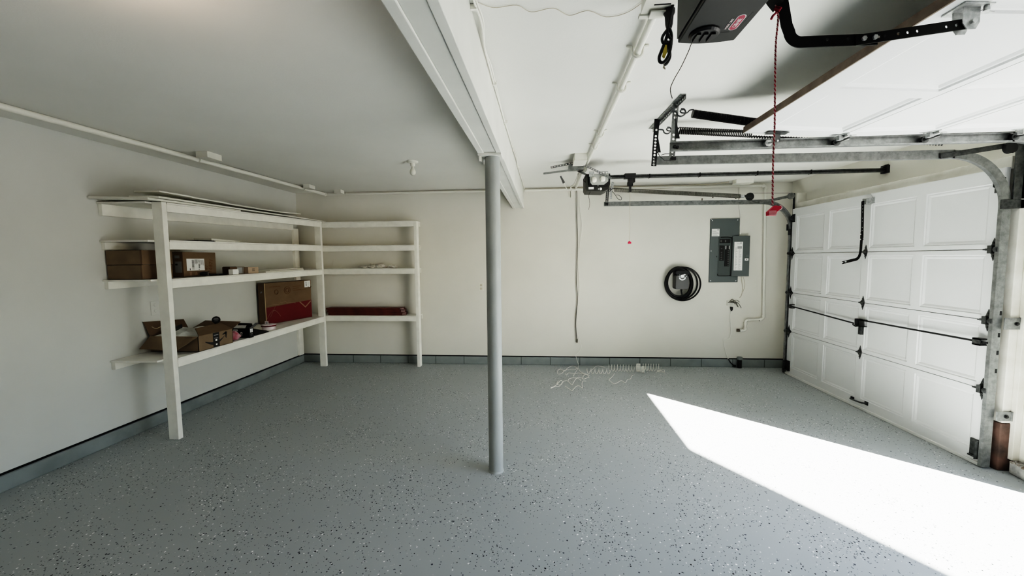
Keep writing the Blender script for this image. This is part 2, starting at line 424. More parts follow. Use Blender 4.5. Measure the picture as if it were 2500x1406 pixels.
def section(mp, v0, v1, p0, p1, th=.036):
    """One door section: flat frame with four recessed, bevelled panels, back and edges; mp maps (u, v, depth) to the room."""
    b = B(); g = .0025
    vs = [v0 + g, p0, p1, v1 - g]
    for i in range(len(UE) - 1):
        for j in range(3):
            u0, u1, a, c = UE[i], UE[i + 1], vs[j], vs[j + 1]
            if i % 2 == 1 and j == 1:
                rings = [(0, 0), (.006, .007), (.016, .007), (.030, .014)]
                R = [[(u0 + q, a + q, d), (u1 - q, a + q, d), (u1 - q, c - q, d), (u0 + q, c - q, d)] for q, d in rings]
                for A, C in zip(R, R[1:]):
                    for k in range(4): b.face([mp(*A[k]), mp(*A[(k + 1) % 4]), mp(*C[(k + 1) % 4]), mp(*C[k])])
                b.face([mp(*q) for q in R[-1]])
            else: b.face([mp(u0, a, 0), mp(u1, a, 0), mp(u1, c, 0), mp(u0, c, 0)])
    u0, u1, a, c = UE[0], UE[-1], vs[0], vs[3]
    b.face([mp(u0, a, th), mp(u0, c, th), mp(u1, c, th), mp(u1, a, th)])
    for q in (((u0, a), (u1, a)), ((u1, a), (u1, c)), ((u1, c), (u0, c)), ((u0, c), (u0, a))):
        b.face([mp(*q[0], 0), mp(*q[1], 0), mp(*q[1], th), mp(*q[0], th)])
    bmesh.ops.remove_doubles(b.b, verts=b.b.verts[:], dist=.0004)
    return b

def hinge_mesh(mp, u, v, flip=1, s=1.0, roller=0):
    b = B()
    leaf = [(0, .070), (.013, .028), (.030, .012), (.046, 0), (.030, -.012), (.013, -.028), (0, -.070), (-.014, -.030), (-.020, -.010), (-.020, .010), (-.014, .030)]
    pts = [mp(u + flip * x * s, v + y * s, -.001) for x, y in leaf]
    n = mp(u, v, -.0045) - mp(u, v, -.001)
    b.prism(pts, n)
    b.cyl(mp(u - flip * .02 * s, v, -.010), mp(u + flip * .040 * s, v, -.010), .007 * s, 10)
    for y in (.042, -.042): b.cyl(mp(u, v + y * s, -.004), mp(u, v + y * s, -.010), .006 * s, 8)
    if roller:
        b.obox(mp(u - .012, v - .028, -.004), mp(u + .016, v - .028, -.004) - mp(u - .012, v - .028, -.004), mp(u - .012, v + .028, -.004) - mp(u - .012, v - .028, -.004), mp(u, v, -.03) - mp(u, v, -.004))
    return b

def roller_mesh(mp, u, v, d, sgn, q=.030):
    b = B(); b.cyl(mp(u - sgn * .05, v, d), mp(u + sgn * (q + .01), v, d), .0055, 10)
    b.cyl(mp(u + sgn * q, v, d), mp(u + sgn * (q + .019), v, d), .021, 18); b.cyl(mp(u + sgn * (q - .004), v, d), mp(u + sgn * (q + .021), v, d), .010, 12)
    return b

# closed door
D1 = thing('door_1', 'closed white panelled garage door with galvanised hinges and a lock bar', 'garage door', (3.17, 4.195, 0), kind='structure')
mp1 = lambda u, v, d: V((3.15 + d, u, v))
for (v0, v1, p0, p1) in SECT:
    obj('section', section(mp1, v0 if v0 else .022, v1, p0, p1), 'door', D1)
obj('bottom_seal', B().box(3.138, 3.19, 3.03, 5.365, .001, .026), 'seal', D1, bevel=.003)
for v in (.567, 1.066, 1.568):
    obj('hinge', hinge_mesh(mp1, 4.172, v, 1, 1.0), 'galvd', D1)
for v in (.567, 1.066, 1.568):
    for u, fl in ((3.058, 1), (5.33, -1)):
        h = obj('hinge', hinge_mesh(mp1, u, v, fl, 1.15, 1), 'galvd', D1)
        obj('roller', roller_mesh(mp1, u, v, -.02, -fl), 'galvd', h)
for u, sg in ((3.05, -1), (5.335, 1)):
    br = obj('bottom_bracket', B().box(3.139, 3.15, min(u, u - sg * .055), max(u, u - sg * .055), .055, .185).box(3.10, 3.15, min(u + sg * .015, u + sg * .02), max(u + sg * .015, u + sg * .02), .055, .185).cyl((3.128, u - sg * .05, .062), (3.128, u + sg * .03, .062), .007), 'galvd', D1)
    tb = obj('top_bracket', B().box(3.144, 3.15, u - .03, u + .03, 1.96, 2.06).prism([(3.15, u, 1.97), (3.105, u, 2.0), (3.105, u, 2.03), (3.15, u, 2.06)], (0, .004, 0)), 'galvd', D1)
# lock bar, its centre catch and end guides
obj('lock_bar', B().strap((3.118, 5.30, .903), (3.118, 4.235, .852), (0, 0, 1), .014, .005), 'steeld', D1)
obj('lock_bar', B().strap((3.118, 4.11, .898), (3.118, 3.02, .910), (0, 0, 1), .014, .005), 'steeld', D1)
lk = obj('lock_catch', B().box(3.112, 3.15, 4.105, 4.20, .895, .905).box(3.112, 3.15, 4.105, 4.20, .832, .840).box(3.112, 3.118, 4.105, 4.16, .832, .905).box(3.10, 3.15, 4.19, 4.20, .835, .905).tube([(3.115, 4.235, .852), (3.11, 4.23, .835), (3.112, 4.20, .825), (3.115, 4.17, .835)], .006, 6), 'steeld', D1)
obj('latch_tab', B().box(3.12, 3.15, 4.145, 4.175, .75, .832).box(3.116, 3.122, 4.15, 4.17, .76, .82), 'galvd', lk)
for y0, y1, z in ((3.055, 3.11, .909), (5.235, 5.275, .901)):
    obj('bar_guide', B().box(3.105, 3.15, y0, y1, z + .014, z + .024).box(3.105, 3.15, y0, y1, z - .028, z - .018).box(3.105, 3.111, y0, y1, z - .028, z + .024), 'galvd', D1)
obj('lift_handle', B().tube(smoothpath([(3.148, 4.235, .073), (3.12, 4.228, .076), (3.112, 4.19, .078), (3.112, 4.11, .082), (3.12, 4.066, .086), (3.148, 4.058, .088)], 5), .0075, 8).box(3.143, 3.15, 4.215, 4.255, .055, .092).box(3.143, 3.15, 4.04, 4.078, .07, .105), 'galvd', D1, smooth=True)
# disconnected opener arm folded down against the closed door
ar = obj('folded_arm', B().strap((3.09, 4.166, 2.06), (3.09, 4.150, 1.70), (0, 1, 0), .030, .004, 12, .006, (4, 7)), 'blackm', D1)
pth = smoothpath([(3.084, 4.152, 1.76), (3.084, 4.152, 1.62), (3.084, 4.160, 1.545), (3.084, 4.19, 1.502), (3.084, 4.26, 1.485), (3.084, 4.388, 1.459)], 6)
bb = B()
for i in range(len(pth) - 1):
    a, c = pth[i], pth[i + 1]; tn = (c - a).normalized(); nn = V((0, -tn.z, tn.y)) * .014
    bb.hexa([a - nn, c - nn, c - nn + V((.004, 0, 0)), a - nn + V((.004, 0, 0)), a + nn, c + nn, c + nn + V((.004, 0, 0)), a + nn + V((.004, 0, 0))])
bb.cyl((3.078, 4.153, 1.74), (3.098, 4.153, 1.74), .010, 6); bb.cyl((3.078, 4.152, 1.69), (3.098, 4.152, 1.69), .010, 6)
obj('lower_arm', bb, 'blackm', ar)
sc_ = B()
for y, z in ((4.152, 1.74), (4.152, 1.69), (4.375, 1.462), (4.33, 1.472)): sc_.cyl((3.074, y, z), (3.084, y, z), .0065, 8)
obj('bolt', sc_, 'screw', ar)
obj('arm_bracket', B().box(3.10, 3.15, 4.135, 4.139, 2.02, 2.085).box(3.144, 3.15, 4.10, 4.185, 2.03, 2.085).box(3.10, 3.15, 4.183, 4.187, 2.03, 2.085).prism([(3.148, 4.13, 2.075), (3.144, 4.145, 2.125), (3.144, 4.12, 2.08)], (.004, 0, 0)), 'galvl', D1)

# open door overhead: the top section tips up a little, the others lie level
D2 = thing('door_2', 'raised white panelled garage door lying overhead along its tracks', 'garage door', (2.2, 1.37, 2.23), kind='structure')
OFF = 2.718
def mapper(P, vd):
    vd = V(vd).normalized(); dd = V((vd.z, 0, -vd.x)); dd = dd if dd.z > 0 else -dd
    return lambda u, v, d: V(P) + V((0, u - OFF, 0)) + vd * v + dd * d
tip = V((1.238, 0, 2.301)); j3 = V((1.799, 0, 2.259))
vd_top = (tip - j3).normalized()
maps = {}
for i, (v0, v1, p0, p1) in enumerate(SECT):
    if i == 3: m_ = (lambda vd, P: mapper(P - vd * 1.568, vd))(vd_top, j3)
    else: m_ = mapper(j3 + V((1.568, 0, .002)), (-1, 0, -.001))
    maps[i] = m_
    s_ = obj('section', section(m_, v0, v1, p0, p1), 'door', D2)
    if i == 3:
        obj('top_edge', B().hexa([m_(UE[0], 2.126, .0), m_(UE[-1], 2.126, .0), m_(UE[-1], 2.132, .0), m_(UE[0], 2.132, .0), m_(UE[0], 2.126, .037), m_(UE[-1], 2.126, .037), m_(UE[-1], 2.132, .037), m_(UE[0], 2.132, .037)]), 'edge', s_)
for k, v in enumerate((1.568, 1.066, .567)):
    m_ = maps[3 - k] if k == 0 else maps[2]
    m_ = maps[2]
    for u, fl in ((5.322, -1), (3.058, 1)):
        h = obj('hinge', hinge_mesh(m_, u, v, fl, 1.1, 1), 'galvl', D2)
        obj('roller', roller_mesh(m_, u, v, -.03, -fl, .048), 'galvd', h)
    obj('hinge', hinge_mesh(m_, 4.172, v, 1, 1.0), 'galv', D2)
m_ = maps[3]
for u, sg in ((5.318, 1), (3.06, -1)):
    P0 = m_(u, 1.955, 0)
    tb = obj('top_bracket', B().obox(P0 + V((-.06, -.03, -.003)), (.12, 0, -.006), (0, .05, 0), (0, 0, -.003)).obox(P0 + V((-.016, -.012, -.004)), (.034, 0, 0), (0, .004, 0), (0, 0, -.058)), 'galvd', D2)
    obj('roller', B().cyl((P0.x, P0.y - sg * .02, P0.z - .056), (P0.x - .012, P0.y + sg * .075, P0.z - .046), .006, 10).cyl((P0.x - .012, P0.y + sg * .058, P0.z - .047), (P0.x - .013, P0.y + sg * .078, P0.z - .046), .021, 18), 'galvl', tb)
# bracket that joins the opener arm to the raised door
def plate(y): return [(1.286, y, 2.297), (1.334, y, 2.293), (1.334, y, 2.245), (1.324, y, 2.226), (1.300, y, 2.226), (1.286, y, 2.245)]
obj('arm_bracket', B().obox((1.272, 1.365, 2.2975), (.085, 0, -.0063), (0, .075, 0), (0, 0, -.004)).prism(plate(1.384), (0, .003, 0)).prism(plate(1.416), (0, .003, 0)).cyl((1.312, 1.374, 2.247), (1.312, 1.43, 2.247), .0075, 12).cyl((1.345, 1.378, 2.288), (1.345, 1.378, 2.274), .008, 10).prism([(1.35, 1.395, 2.289), (1.395, 1.405, 2.285), (1.35, 1.425, 2.289)], (0, 0, -.003)), 'galvl', D2)

# ------------------------------------------------------------------ tracks
def track(name, label, y, side, xs, z_in, z_out, group, web='galv'):
    """Vertical rail, quarter bend and ceiling run of one door track; the C opens towards side."""
    t = thing(name, label, 'door track', (3.15, y, 0), group)
    R = .36; xv = 3.148
    slope = (z_in - z_out) / (2.78 - xs)
    path = [V((xv, y, .012)), V((xv, y, 1.0))] + [V((xv - R + R * math.cos(a), y, z_out - R + R * math.sin(a))) for a in [PI / 2 * i / 14 for i in range(15)]]
    obj('bent_rail', B().channel(path, side), web, t)
    obj('ceiling_rail', B().channel([V((xv - R + .01, y, z_out + .001)), V((xs, y, z_in))], side, h=.029), web, t)
    return t

TG = 'garage door tracks'
T1 = track('door_track', 'galvanised track at the near side of the closed door, bending up below the ceiling', 3.0, 1, .797, 2.233, 2.218, TG)
obj('flag_bracket', B().box(3.100, 3.250, 2.985, 2.997, 1.842, 1.905).box(3.168, 3.250, 2.985, 2.997, 1.905, 2.275).box(3.244, 3.250, 2.95, 2.997, 1.842, 2.275), 'galvd', T1, bevel=.002)
obj('brace_strip', B().strap((2.70, 2.992, 2.205), (3.17, 2.992, 2.272), (0, 0, 1), .034, .004), 'galvd', T1)
obj('pulley', B().lathe([(.012, -.012), (.038, -.012), (.034, 0), (.038, .012), (.012, .012)], (3.115, 2.978, 2.245), (0, 1, 0), 20), 'steeld', T1, smooth=True)
for z0, z1, m__, x1 in ((1.015, 1.095, 'galv', 3.285), (.365, .432, 'galv', 3.268)):
    jbk = obj('jamb_bracket', B().box(3.165, x1, 2.972, 2.977, z0, z1).box(x1 - .012, x1, 2.968, 2.985, z0, z1), m__, T1, bevel=.001)
    obj('lag_bolt', B().cyl((x1 - .045, 2.960, (z0 + z1) / 2), (x1 - .045, 2.972, (z0 + z1) / 2), .009, 6).cyl((x1 - .045, 2.966, (z0 + z1) / 2), (x1 - .045, 2.972, (z0 + z1) / 2), .013, 14), 'steeld', jbk)
for z in (1.11, .955, .83, .70): obj('slot', B().box(3.158, 3.172, 2.9992, 3.0005, z, z + .03), 'gap', T1)
hg = obj('hanger_strap', B().strap((.808, 2.99, H), (.790, 2.988, 2.190), (1, 0, 0), .036, .004, 15, .0085, (0, 1, 2, 4)), 'steeld', T1)
obj('gusset', B().prism([(.815, 2.985, 2.40), (.838, 2.985, 2.285), (.815, 2.985, 2.285)], (0, .004, 0)), 'steeld', hg)
obj('cable_loop', B().tube([(.80, 2.985, 2.31), (.83, 2.98, 2.255), (.86, 2.975, 2.225), (.895, 2.975, 2.225), (.915, 2.975, 2.25), (.90, 2.975, 2.27), (.86, 2.975, 2.27), (.835, 2.975, 2.262)], .0025, 5), 'steeld', hg)

T2 = track('door_track', 'galvanised track at the far side of the closed door against the back corner', 5.385, -1, .79, 2.240, 2.225, TG)
obj('brace_strip', B().strap((2.74, 5.362, 2.215), (3.15, 5.362, 2.300), (0, 0, 1), .034, .004), 'galv', T2)
obj('pulley', B().lathe([(.012, -.012), (.040, -.012), (.036, 0), (.040, .012), (.012, .012)], (3.11, 5.345, 2.290), (0, 1, 0), 20), 'galv', T2, smooth=True)
obj('flag_bracket', B().box(3.165, 3.185, 5.385, 5.395, 1.86, 2.33).box(3.10, 3.25, 5.385, 5.395, 1.86, 1.94), 'steeld', T2)
obj('jamb_bracket', B().box(3.10, 3.135, 5.352, 5.358, 1.80, 1.88), 'steeld', T2)
hg = obj('hanger_strap', B().strap((.838, 5.365, H), (.822, 5.365, 2.215), (1, 0, 0), .036, .004, 12, .0085, (0,)), 'steeld', T2)
obj('gusset', B().strap((.90, 5.36, 2.52), (.872, 5.36, 2.37), (1, 0, 0), .034, .004, 6, .006).box(.86, .89, 5.352, 5.36, 2.30, 2.37), 'galvl', hg)
obj('cable_loop', B().tube(smoothpath([(.89, 5.35, 2.40), (.93, 5.345, 2.35), (.965, 5.345, 2.30), (1.0, 5.345, 2.285), (1.01, 5.345, 2.31), (.975, 5.345, 2.345), (.94, 5.345, 2.35)], 4), .003, 5), 'steeld', hg)

T3 = track('door_track', 'galvanised track carrying the far edge of the raised door, rollers inside it', 2.680, -1, .806, 2.239, 2.232, TG)
hg = obj('hanger_strap', B().strap((.846, 2.695, H), (.826, 2.695, 2.172), (1, 0, 0), .036, .004, 13, .008, (4, 5, 6)), 'galv', T3)
obj('gusset', B().prism([(.842, 2.690, 2.44), (.872, 2.690, 2.295), (.842, 2.690, 2.295)], (0, .004, 0)), 'steeld', hg)
obj('end_bolt', B().cyl((.835, 2.665, 2.240), (.835, 2.682, 2.240), .010, 6), 'steeld', T3)
obj('end_bolt', B().cyl((.852, 2.665, 2.236), (.852, 2.682, 2.236), .009, 6), 'steeld', T3)
obj('strap_foot', B().box(.815, .845, 2.67, 2.70, 2.155, 2.175), 'steeld', T3)
T4 = track('door_track', 'galvanised track beyond the frame at the near edge of the raised door', .270, 1, .775, 2.212, 2.205, TG)
obj('hanger_strap', B().strap((.846, .255, H), (.826, .255, 2.175), (1, 0, 0), .034, .004, 14, .008, (5, 6, 7)), 'galv', T4)

b = B().strap((.845, 2.56, H - .003), (.820, 3.20, H - .003), (1, 0, 0), .034, .004, 20, .006).strap((.860, 2.56, H - .017), (.835, 3.20, H - .017), (0, 0, 1), .028, .003, 20, .007)
tag(obj('angle_bar', b, 'galv'), 'perforated steel angle bar screwed to the ceiling above the track hangers', 'bracket')

# ------------------------------------------------------------------ springs
def hook(b, x, y, z, s=1):
    b.tube(smoothpath([(x - .09 * s, y, z + .006), (x - .055 * s, y, z + .002), (x - .045 * s, y, z - .018), (x - .02 * s, y, z - .026), (x + .004 * s, y, z - .008), (x - .004 * s, y, z + .016), (x - .024 * s, y, z + .020)], 4), .005, 6)
    b.tube(smoothpath([(x + .055 * s, y, z + .012), (x + .03 * s, y, z + .01), (x + .012 * s, y, z - .006), (x - .02 * s, y, z - .004), (x - .028 * s, y, z + .01), (x - .006 * s, y, z + .016)], 4), .0045, 6)
    return b
s_ = thing('extension_spring', 'thick dark tightly coiled spring hooked below the ceiling beside the raised door', 'spring', (1.2, 2.67, 2.36), 'door springs')
b = B(); A_, C_ = V((.940, 2.67, 2.440)), V((1.43, 2.67, 2.352)); nn = 62
prof = [(.026, 0)]
for i in range(nn): 
    h0 = (C_ - A_).length * i / nn; h1 = (C_ - A_).length * (i + .5) / nn; prof += [(.0265, h0), (.0225, h1)]
b.lathe([(.012, -.001)] + prof + [(.012, (C_ - A_).length)], A_, (C_ - A_), 18)
obj('coil', b, 'springd', s_, smooth=True)
obj('hook', hook(B(), .893, 2.67, 2.452), 'galvd', s_)
s_ = thing('extension_spring', 'stretched open coiled black spring above the near track of the closed door', 'spring', (1.5, 3.06, 2.42), 'door springs')
obj('coil', B().helix((.985, 3.06, 2.455), (1.49, 3.06, 2.414), .023, .0042, 40, 6, 10), 'springd', s_, smooth=True)
obj('wire_rope', B().helix((1.485, 3.06, 2.395), (2.75, 3.035, 2.296), .006, .006, 70, 5, 6), 'springd', s_, smooth=True)
obj('hook', hook(B(), .925, 3.06, 2.462), 'galvd', s_)
s_ = thing('extension_spring', 'long grey stretched spring running above the far track along the back wall', 'spring', (1.7, 5.35, 2.35), 'door springs')
obj('coil', B().helix((.915, 5.35, 2.418), (2.50, 5.35, 2.302), .024, .0052, 118, 6, 9), 'spring', s_, smooth=True)
obj('collar', B().cyl((2.495, 5.35, 2.302), (2.545, 5.35, 2.299), .020, 14), 'galvl', s_)
obj('pulley', B().lathe([(.010, -.012), (.048, -.012), (.043, 0), (.048, .012), (.010, .012)], (2.615, 5.35, 2.294), (0, 1, 0), 24).strap((2.54, 5.333, 2.30), (2.63, 5.333, 2.293), (0, 0, 1), .028, .004), 'steeld', s_, smooth=True)
obj('lift_cable', B().tube([(2.62, 5.345, 2.335), (3.10, 5.345, 2.325)], .0022, 5).tube([(2.62, 5.345, 2.250), (2.98, 5.35, 2.252)], .0022, 5).tube([(2.59, 5.35, 2.255), (2.72, 5.36, 2.215)], .0022, 5), 'galvd', s_)
obj('hook', hook(B(), .87, 5.35, 2.424, .8), 'galvd', s_)
obj('safety_wire', B().tube([(3.115, 2.978, 2.285), (2.9, 2.982, 2.287), (2.78, 2.984, 2.285)], .002, 4), 'galvd', T1)

# ------------------------------------------------------------------ openers
# near opener: charcoal head under the ceiling
O1 = thing('garage_door_opener', 'black garage door opener with red badge hanging near the raised door', 'opener', (.54, 1.24, 2.25))
x0, x1, y0, y1, z0, z1 = .449, .631, .93, 1.428, 2.25, 2.40
b = B(); bk = [(x0, y1, z0)] + [(x0 + (x1 - x0) * i / 8, y1 + .012 * math.sin(PI * i / 8), z0) for i in range(1, 8)] + [(x1, y1, z0), (x1, y0, z0), (x0, y0, z0)]
b.prism(bk, (0, 0, z1 - z0))
hd = obj('housing', b, 'opener', O1, bevel=.004)
obj('side_cover', B().prism([(x0 - .004, y0, z0 + .012), (x0 - .004, y1 - .004, z0 + .012), (x0 - .004, y1 - .004, z1 - .01), (x0 - .004, y0, z1 - .01)], (.003, 0, 0)), 'openers', hd)
vent = B().lathe([(.001, -.004), (.040, -.004), (.046, .002), (.046, .012)], (.515, 1.375, z0 - .006), n=28)
for k in range(3): vent.box(.485 + k * .022, .497 + k * .022, 1.352, 1.398, z0 - .016, z0 - .009)
obj('antenna_cap', vent, 'black', O1, smooth=False)
bx, by = .592, 1.323     # badge
bd = B(); R_, hl = .0125, .028
pl = [(bx + R_ * math.cos(a), by + hl + R_ * math.sin(a)) for a in [PI * i / 10 for i in range(11)]] + [(bx + R_ * math.cos(a), by - hl + R_ * math.sin(a)) for a in [PI + PI * i / 10 for i in range(11)]]
bdg = obj('badge', bd.prism([(x, y, z0 - .0006) for x, y in pl], (0, 0, .0006)), 'pinkw', O1)
sh = lambda q: [(bx + (x - bx) * q, by + (y - by) * (1 - (1 - q) * .28), z0 - .0012) for x, y in pl]
obj('badge_field', B().prism(sh(.82), (0, 0, .0006)), 'redlab', bdg)
text('badge_letters', 'GENIE', .0165, 'pinkw', (bx, by, z0 - .0016), (0, -1, 0), (-1, 0, 0), bdg)
text('model_letters', 'MODEL 2022', .0098, 'pinkw', (bx - .022, by + .004, z0 - .0012), (0, -1, 0), (-1, 0, 0), O1)
obj('label_groove', B().box(bx + .020, bx + .0225, by - .05, by + .04, z0 - .0006, z0).box(bx - .04, bx + .0, by + .050, by + .052, z0 - .0006, z0), 'black', O1)
obj('antenna_wire', B().tube(smoothpath([(.497, 1.40, 2.245), (.497, 1.44, 2.25), (.493, 1.45, 2.235), (.470, 1.45, 2.185), (.449, 1.45, 2.148), (.436, 1.45, 2.118), (.436, 1.45, 2.10), (.442, 1.45, 2.08)], 6), .0014, 5), 'wireg', O1)
for x, ya, yb_ in ((.50, 1.02, 1.02), (.58, 1.02, 1.02), (.50, 1.40, 1.34), (.60, 1.40, 1.34)): obj('hanging_bar', B().strap((x, ya, z1), (x, yb_, H), (1, 0, 0), .03, .003, 6, .006), 'galvd', O1)
rl = obj('rail', B().box(.625, 3.29, 1.345, 1.390, 2.412, 2.452), 'blackm', O1)
obj('rail_bracket', B().box(3.27, 3.31, 1.33, 1.405, 2.39, 2.48), 'galvd', O1)
obj('carriage', B().box(.66, .80, 1.325, 1.41, 2.375, 2.412).prism([(.680, 1.335, 2.376), (.770, 1.335, 2.376), (.745, 1.335, 2.330), (.728, 1.335, 2.308), (.710, 1.335, 2.330)], (0, .05, 0)), 'black', O1)

# bent arm from the carriage to the raised door
A1 = thing('opener_arm', 'bent black perforated steel arm linking the opener carriage to the raised door', 'door arm', (.95, 1.318, 2.17))
ay = 1.398
pth = [V((.745, ay, 2.452)), V((.757, ay, 2.380)), V((.779, ay, 2.275))] + arc((.826, ay, 2.258), .038, PI * 1.05, PI * 1.5, 8) + [V((.92, ay, 2.219)), V((1.055, ay, 2.217))]
bb = B(); hw = .0172
L_, R2 = [], []
for i, p in enumerate(pth):
    tn = (pth[min(i + 1, len(pth) - 1)] - pth[max(i - 1, 0)]).normalized(); nn = V((-tn.z, 0, tn.x)); L_.append(p + nn * hw); R2.append(p - nn * hw)
for i in range(len(pth) - 1):
    q = [L_[i], L_[i + 1], R2[i + 1], R2[i]]; d = V((0, .004, 0))
    bb.hexa([q[0], q[1], q[2], q[3], q[0] + d, q[1] + d, q[2] + d, q[3] + d])
bmesh.ops.remove_doubles(bb.b, verts=bb.b.verts[:], dist=.0002)
obj('curved_bar', bb, 'blackm', A1)
obj('straight_bar', B().strap((.985, ay - .004, 2.214), (1.318, ay - .004, 2.248), (0, 0, 1), .031, .004, 12, .0050, (0, 1, 3, 7, 8, 11)), 'blackm', A1)
for x, z, r_b in ((1.008, 2.217, .0075), (1.040, 2.219, .0075), (.900, 2.220, .0045), (.962, 2.219, .0045), (1.07, 2.222, .0045)): obj('bolt', B().cyl((x, ay - (.012 if r_b > .006 else .0068), z), (x, ay - .005, z), r_b, 6), 'galvl' if r_b > .006 else 'steeld', A1)

# red release ropes with their handles
RP = thing('release_rope', 'long red and white twisted rope with a red tag handle hanging from the near opener', 'rope', (.735, 1.36, 1.66), 'release ropes')
def twist(path, r, m1, m2, par, pitch=.013):
    pts = []; tot = 0; path = [V(p) for p in path]
    for a, c in zip(path, path[1:]):
        n = max(2, int((c - a).length / .0021))
        for i in range(n): pts.append((a.lerp(c, i / n), tot + (c - a).length * i / n))
        tot += (c - a).length
    for ph, mm, nm in ((0, m1, 'red_strand'), (PI, m2, 'pale_strand')):
        obj(nm, B().tube([p + V((math.cos(2 * PI * s / pitch + ph), math.sin(2 * PI * s / pitch + ph), 0)) * r * .62 for p, s in pts], r * .78, 6), mm, par, smooth=True)
rp = smoothpath([(.722, 1.36, 2.315), (.731, 1.36, 2.28), (.727, 1.36, 2.20), (.729, 1.36, 2.08), (.733, 1.36, 1.95), (.7325, 1.36, 1.84), (.736, 1.36, 1.698)], 4)
twist(rp, .0023, 'ropered', 'ropewht', RP)
obj('loose_end', B().tube([(.728, 1.358, 2.298), (.722, 1.357, 2.29), (.713, 1.356, 2.282), (.708, 1.356, 2.272)], .0035, 6).tube([(.722, 1.36, 2.31), (.735, 1.355, 2.302), (.728, 1.352, 2.292), (.719, 1.357, 2.302), (.728, 1.36, 2.295)], .004, 6), 'ropered', RP, smooth=True)
h0 = V((.738, 1.355, 1.690))
hs = lambda x, z: (.738 + (x - .742) * .72, 1.348, 1.690 + (z - 1.690) * .72)
hdl = obj('handle', B().prism([hs(.712, 1.672), hs(.742, 1.700), hs(.768, 1.697), hs(.770, 1.684), hs(.752, 1.672), hs(.748, 1.655), hs(.713, 1.655)], (0, .014, 0)), 'handler', RP, bevel=.0015)
for k in range(4): obj('handle_rib', B().box(hs(.716, 0)[0], hs(.747, 0)[0], 1.3465, 1.3485, hs(0, 1.657 + k * .0055)[2], hs(0, 1.6595 + k * .0055)[2]), 'handlep', hdl)
obj('handle_loop', B().tube(arc((.752, 1.348, 1.690), .0065, -PI / 2, PI / 2, 8), .0015, 5), 'handlep', hdl)

RP2 = thing('release_rope', 'thin pale cord with a small red handle hanging from the far opener rail', 'rope', (.88, 4.19, 1.66), 'release ropes')
obj('cord', B().tube([(.876, 4.19, 2.20), (.8762, 4.19, 1.93), (.878, 4.19, 1.80), (.876, 4.19, 1.69)], .0026, 5), 'wiret', RP2)
obj('handle', B().prism([(.862, 4.185, 1.690), (.874, 4.185, 1.706), (.884, 4.185, 1.70), (.896, 4.185, 1.690), (.894, 4.185, 1.676), (.862, 4.185, 1.676)], (0, .014, 0)), 'handler', RP2, bevel=.002)

# far opener
O2 = thing('garage_door_opener', 'dark garage door opener with a clear lamp lens hanging by the back wall', 'opener', (.54, 4.2, 2.2))
b = B().prism([(.418, 4.10, 2.375), (.418, 4.10, 2.235), (.432, 4.10, 2.208), (.60, 4.10, 2.200), (.648, 4.10, 2.222), (.662, 4.10, 2.27), (.662, 4.10, 2.375)], (0, .26, 0))
obj('housing', b, 'openers', O2, bevel=.004)
obj('lens_frame', B().prism([(.442, 4.088, 2.37), (.452, 4.088, 2.262), (.468, 4.088, 2.248), (.630, 4.088, 2.248), (.656, 4.088, 2.275), (.658, 4.088, 2.37)], (0, .014, 0)), 'black', O2)
ln = obj('lamp_lens', B().prism([(.455, 4.082, 2.37), (.462, 4.082, 2.285), (.482, 4.082, 2.262), (.600, 4.082, 2.262), (.640, 4.082, 2.295), (.645, 4.082, 2.37)], (0, .010, 0)), 'lens', O2, bevel=.003)
obj('lamp_bulb', B().lathe([(.001, -.03), (.024, -.02), (.030, 0), (.024, .02), (.001, .03)], (.50, 4.084, 2.312), (1, .1, 0), 14).lathe([(.001, -.03), (.024, -.02), (.030, 0), (.024, .02), (.001, .03)], (.585, 4.084, 2.318), (1, .1, 0), 14), 'bulb', ln, smooth=True)
obj('label_plate', B().box(.448, .500, 4.098, 4.1005, 2.222, 2.245), 'white', O2)
obj('indicator', B().box(.543, .548, 4.098, 4.1005, 2.217, 2.229), 'white', O2)
obj('emblem', B().lathe([(0, 0), (.013, 0), (.013, .002), (0, .002)], (.569, 4.0985, 2.2235), (0, 1, 0), 14), 'white', O2)
obj('screw', B().box(.537, .543, 4.084, 4.0885, 2.250, 2.256), 'white', O2)
obj('side_loop', B().tube(arc((.418, 4.10, 2.315), .020, PI / 2, PI * 1.5, 8), .005, 6), 'black', O2)
obj('antenna_wire', B().tube(smoothpath([(.470, 4.11, 2.20), (.452, 4.11, 2.165), (.457, 4.11, 2.12), (.462, 4.11, 2.08), (.455, 4.11, 2.04), (.452, 4.11, 2.02)], 4), .002, 5), 'wireg', O2)
hb = obj('hanger_frame', B().strap((-.005, 4.10, 2.389), (.345, 4.10, 2.425), (0, 0, 1), .018, .004).strap((.070, 4.16, 2.462), (.33, 4.16, 2.505), (0, 0, 1), .022, .004, 9, .006).box(.25, .40, 4.09, 4.20, 2.425, 2.475).strap((.345, 4.066, 2.485), (.668, 4.066, 2.318), (0, 0, 1), .020, .004, 14, .005).strap((.34, 4.22, 2.44), (.46, 4.20, 2.375), (0, 0, 1), .02, .004).strap((.36, 4.18, H), (.36, 4.18, 2.44), (1, 0, 0), .03, .004), 'galv', O2)
obj('bracket_tab', B().strap((.555, 4.13, 2.388), (.645, 4.13, 2.388), (0, 0, 1), .030, .003, 3, .009), 'galvl', O2)
obj('socket_tab', B().box(.45, .50, 4.08, 4.09, 2.345, 2.395), 'galvl', O2)
rl = B().box(.66, 3.30, 4.17, 4.21, 2.338, 2.372)
obj('rail', rl, 'galvd', O2)
ch = B().box(.66, 3.29, 4.163, 4.170, 2.350, 2.358)
for x in (1.06, 1.55, 2.1, 2.6): ch.box(x, x + .008, 4.16, 4.21, 2.335, 2.374)
obj('drive_chain', ch, 'blackm', O2)
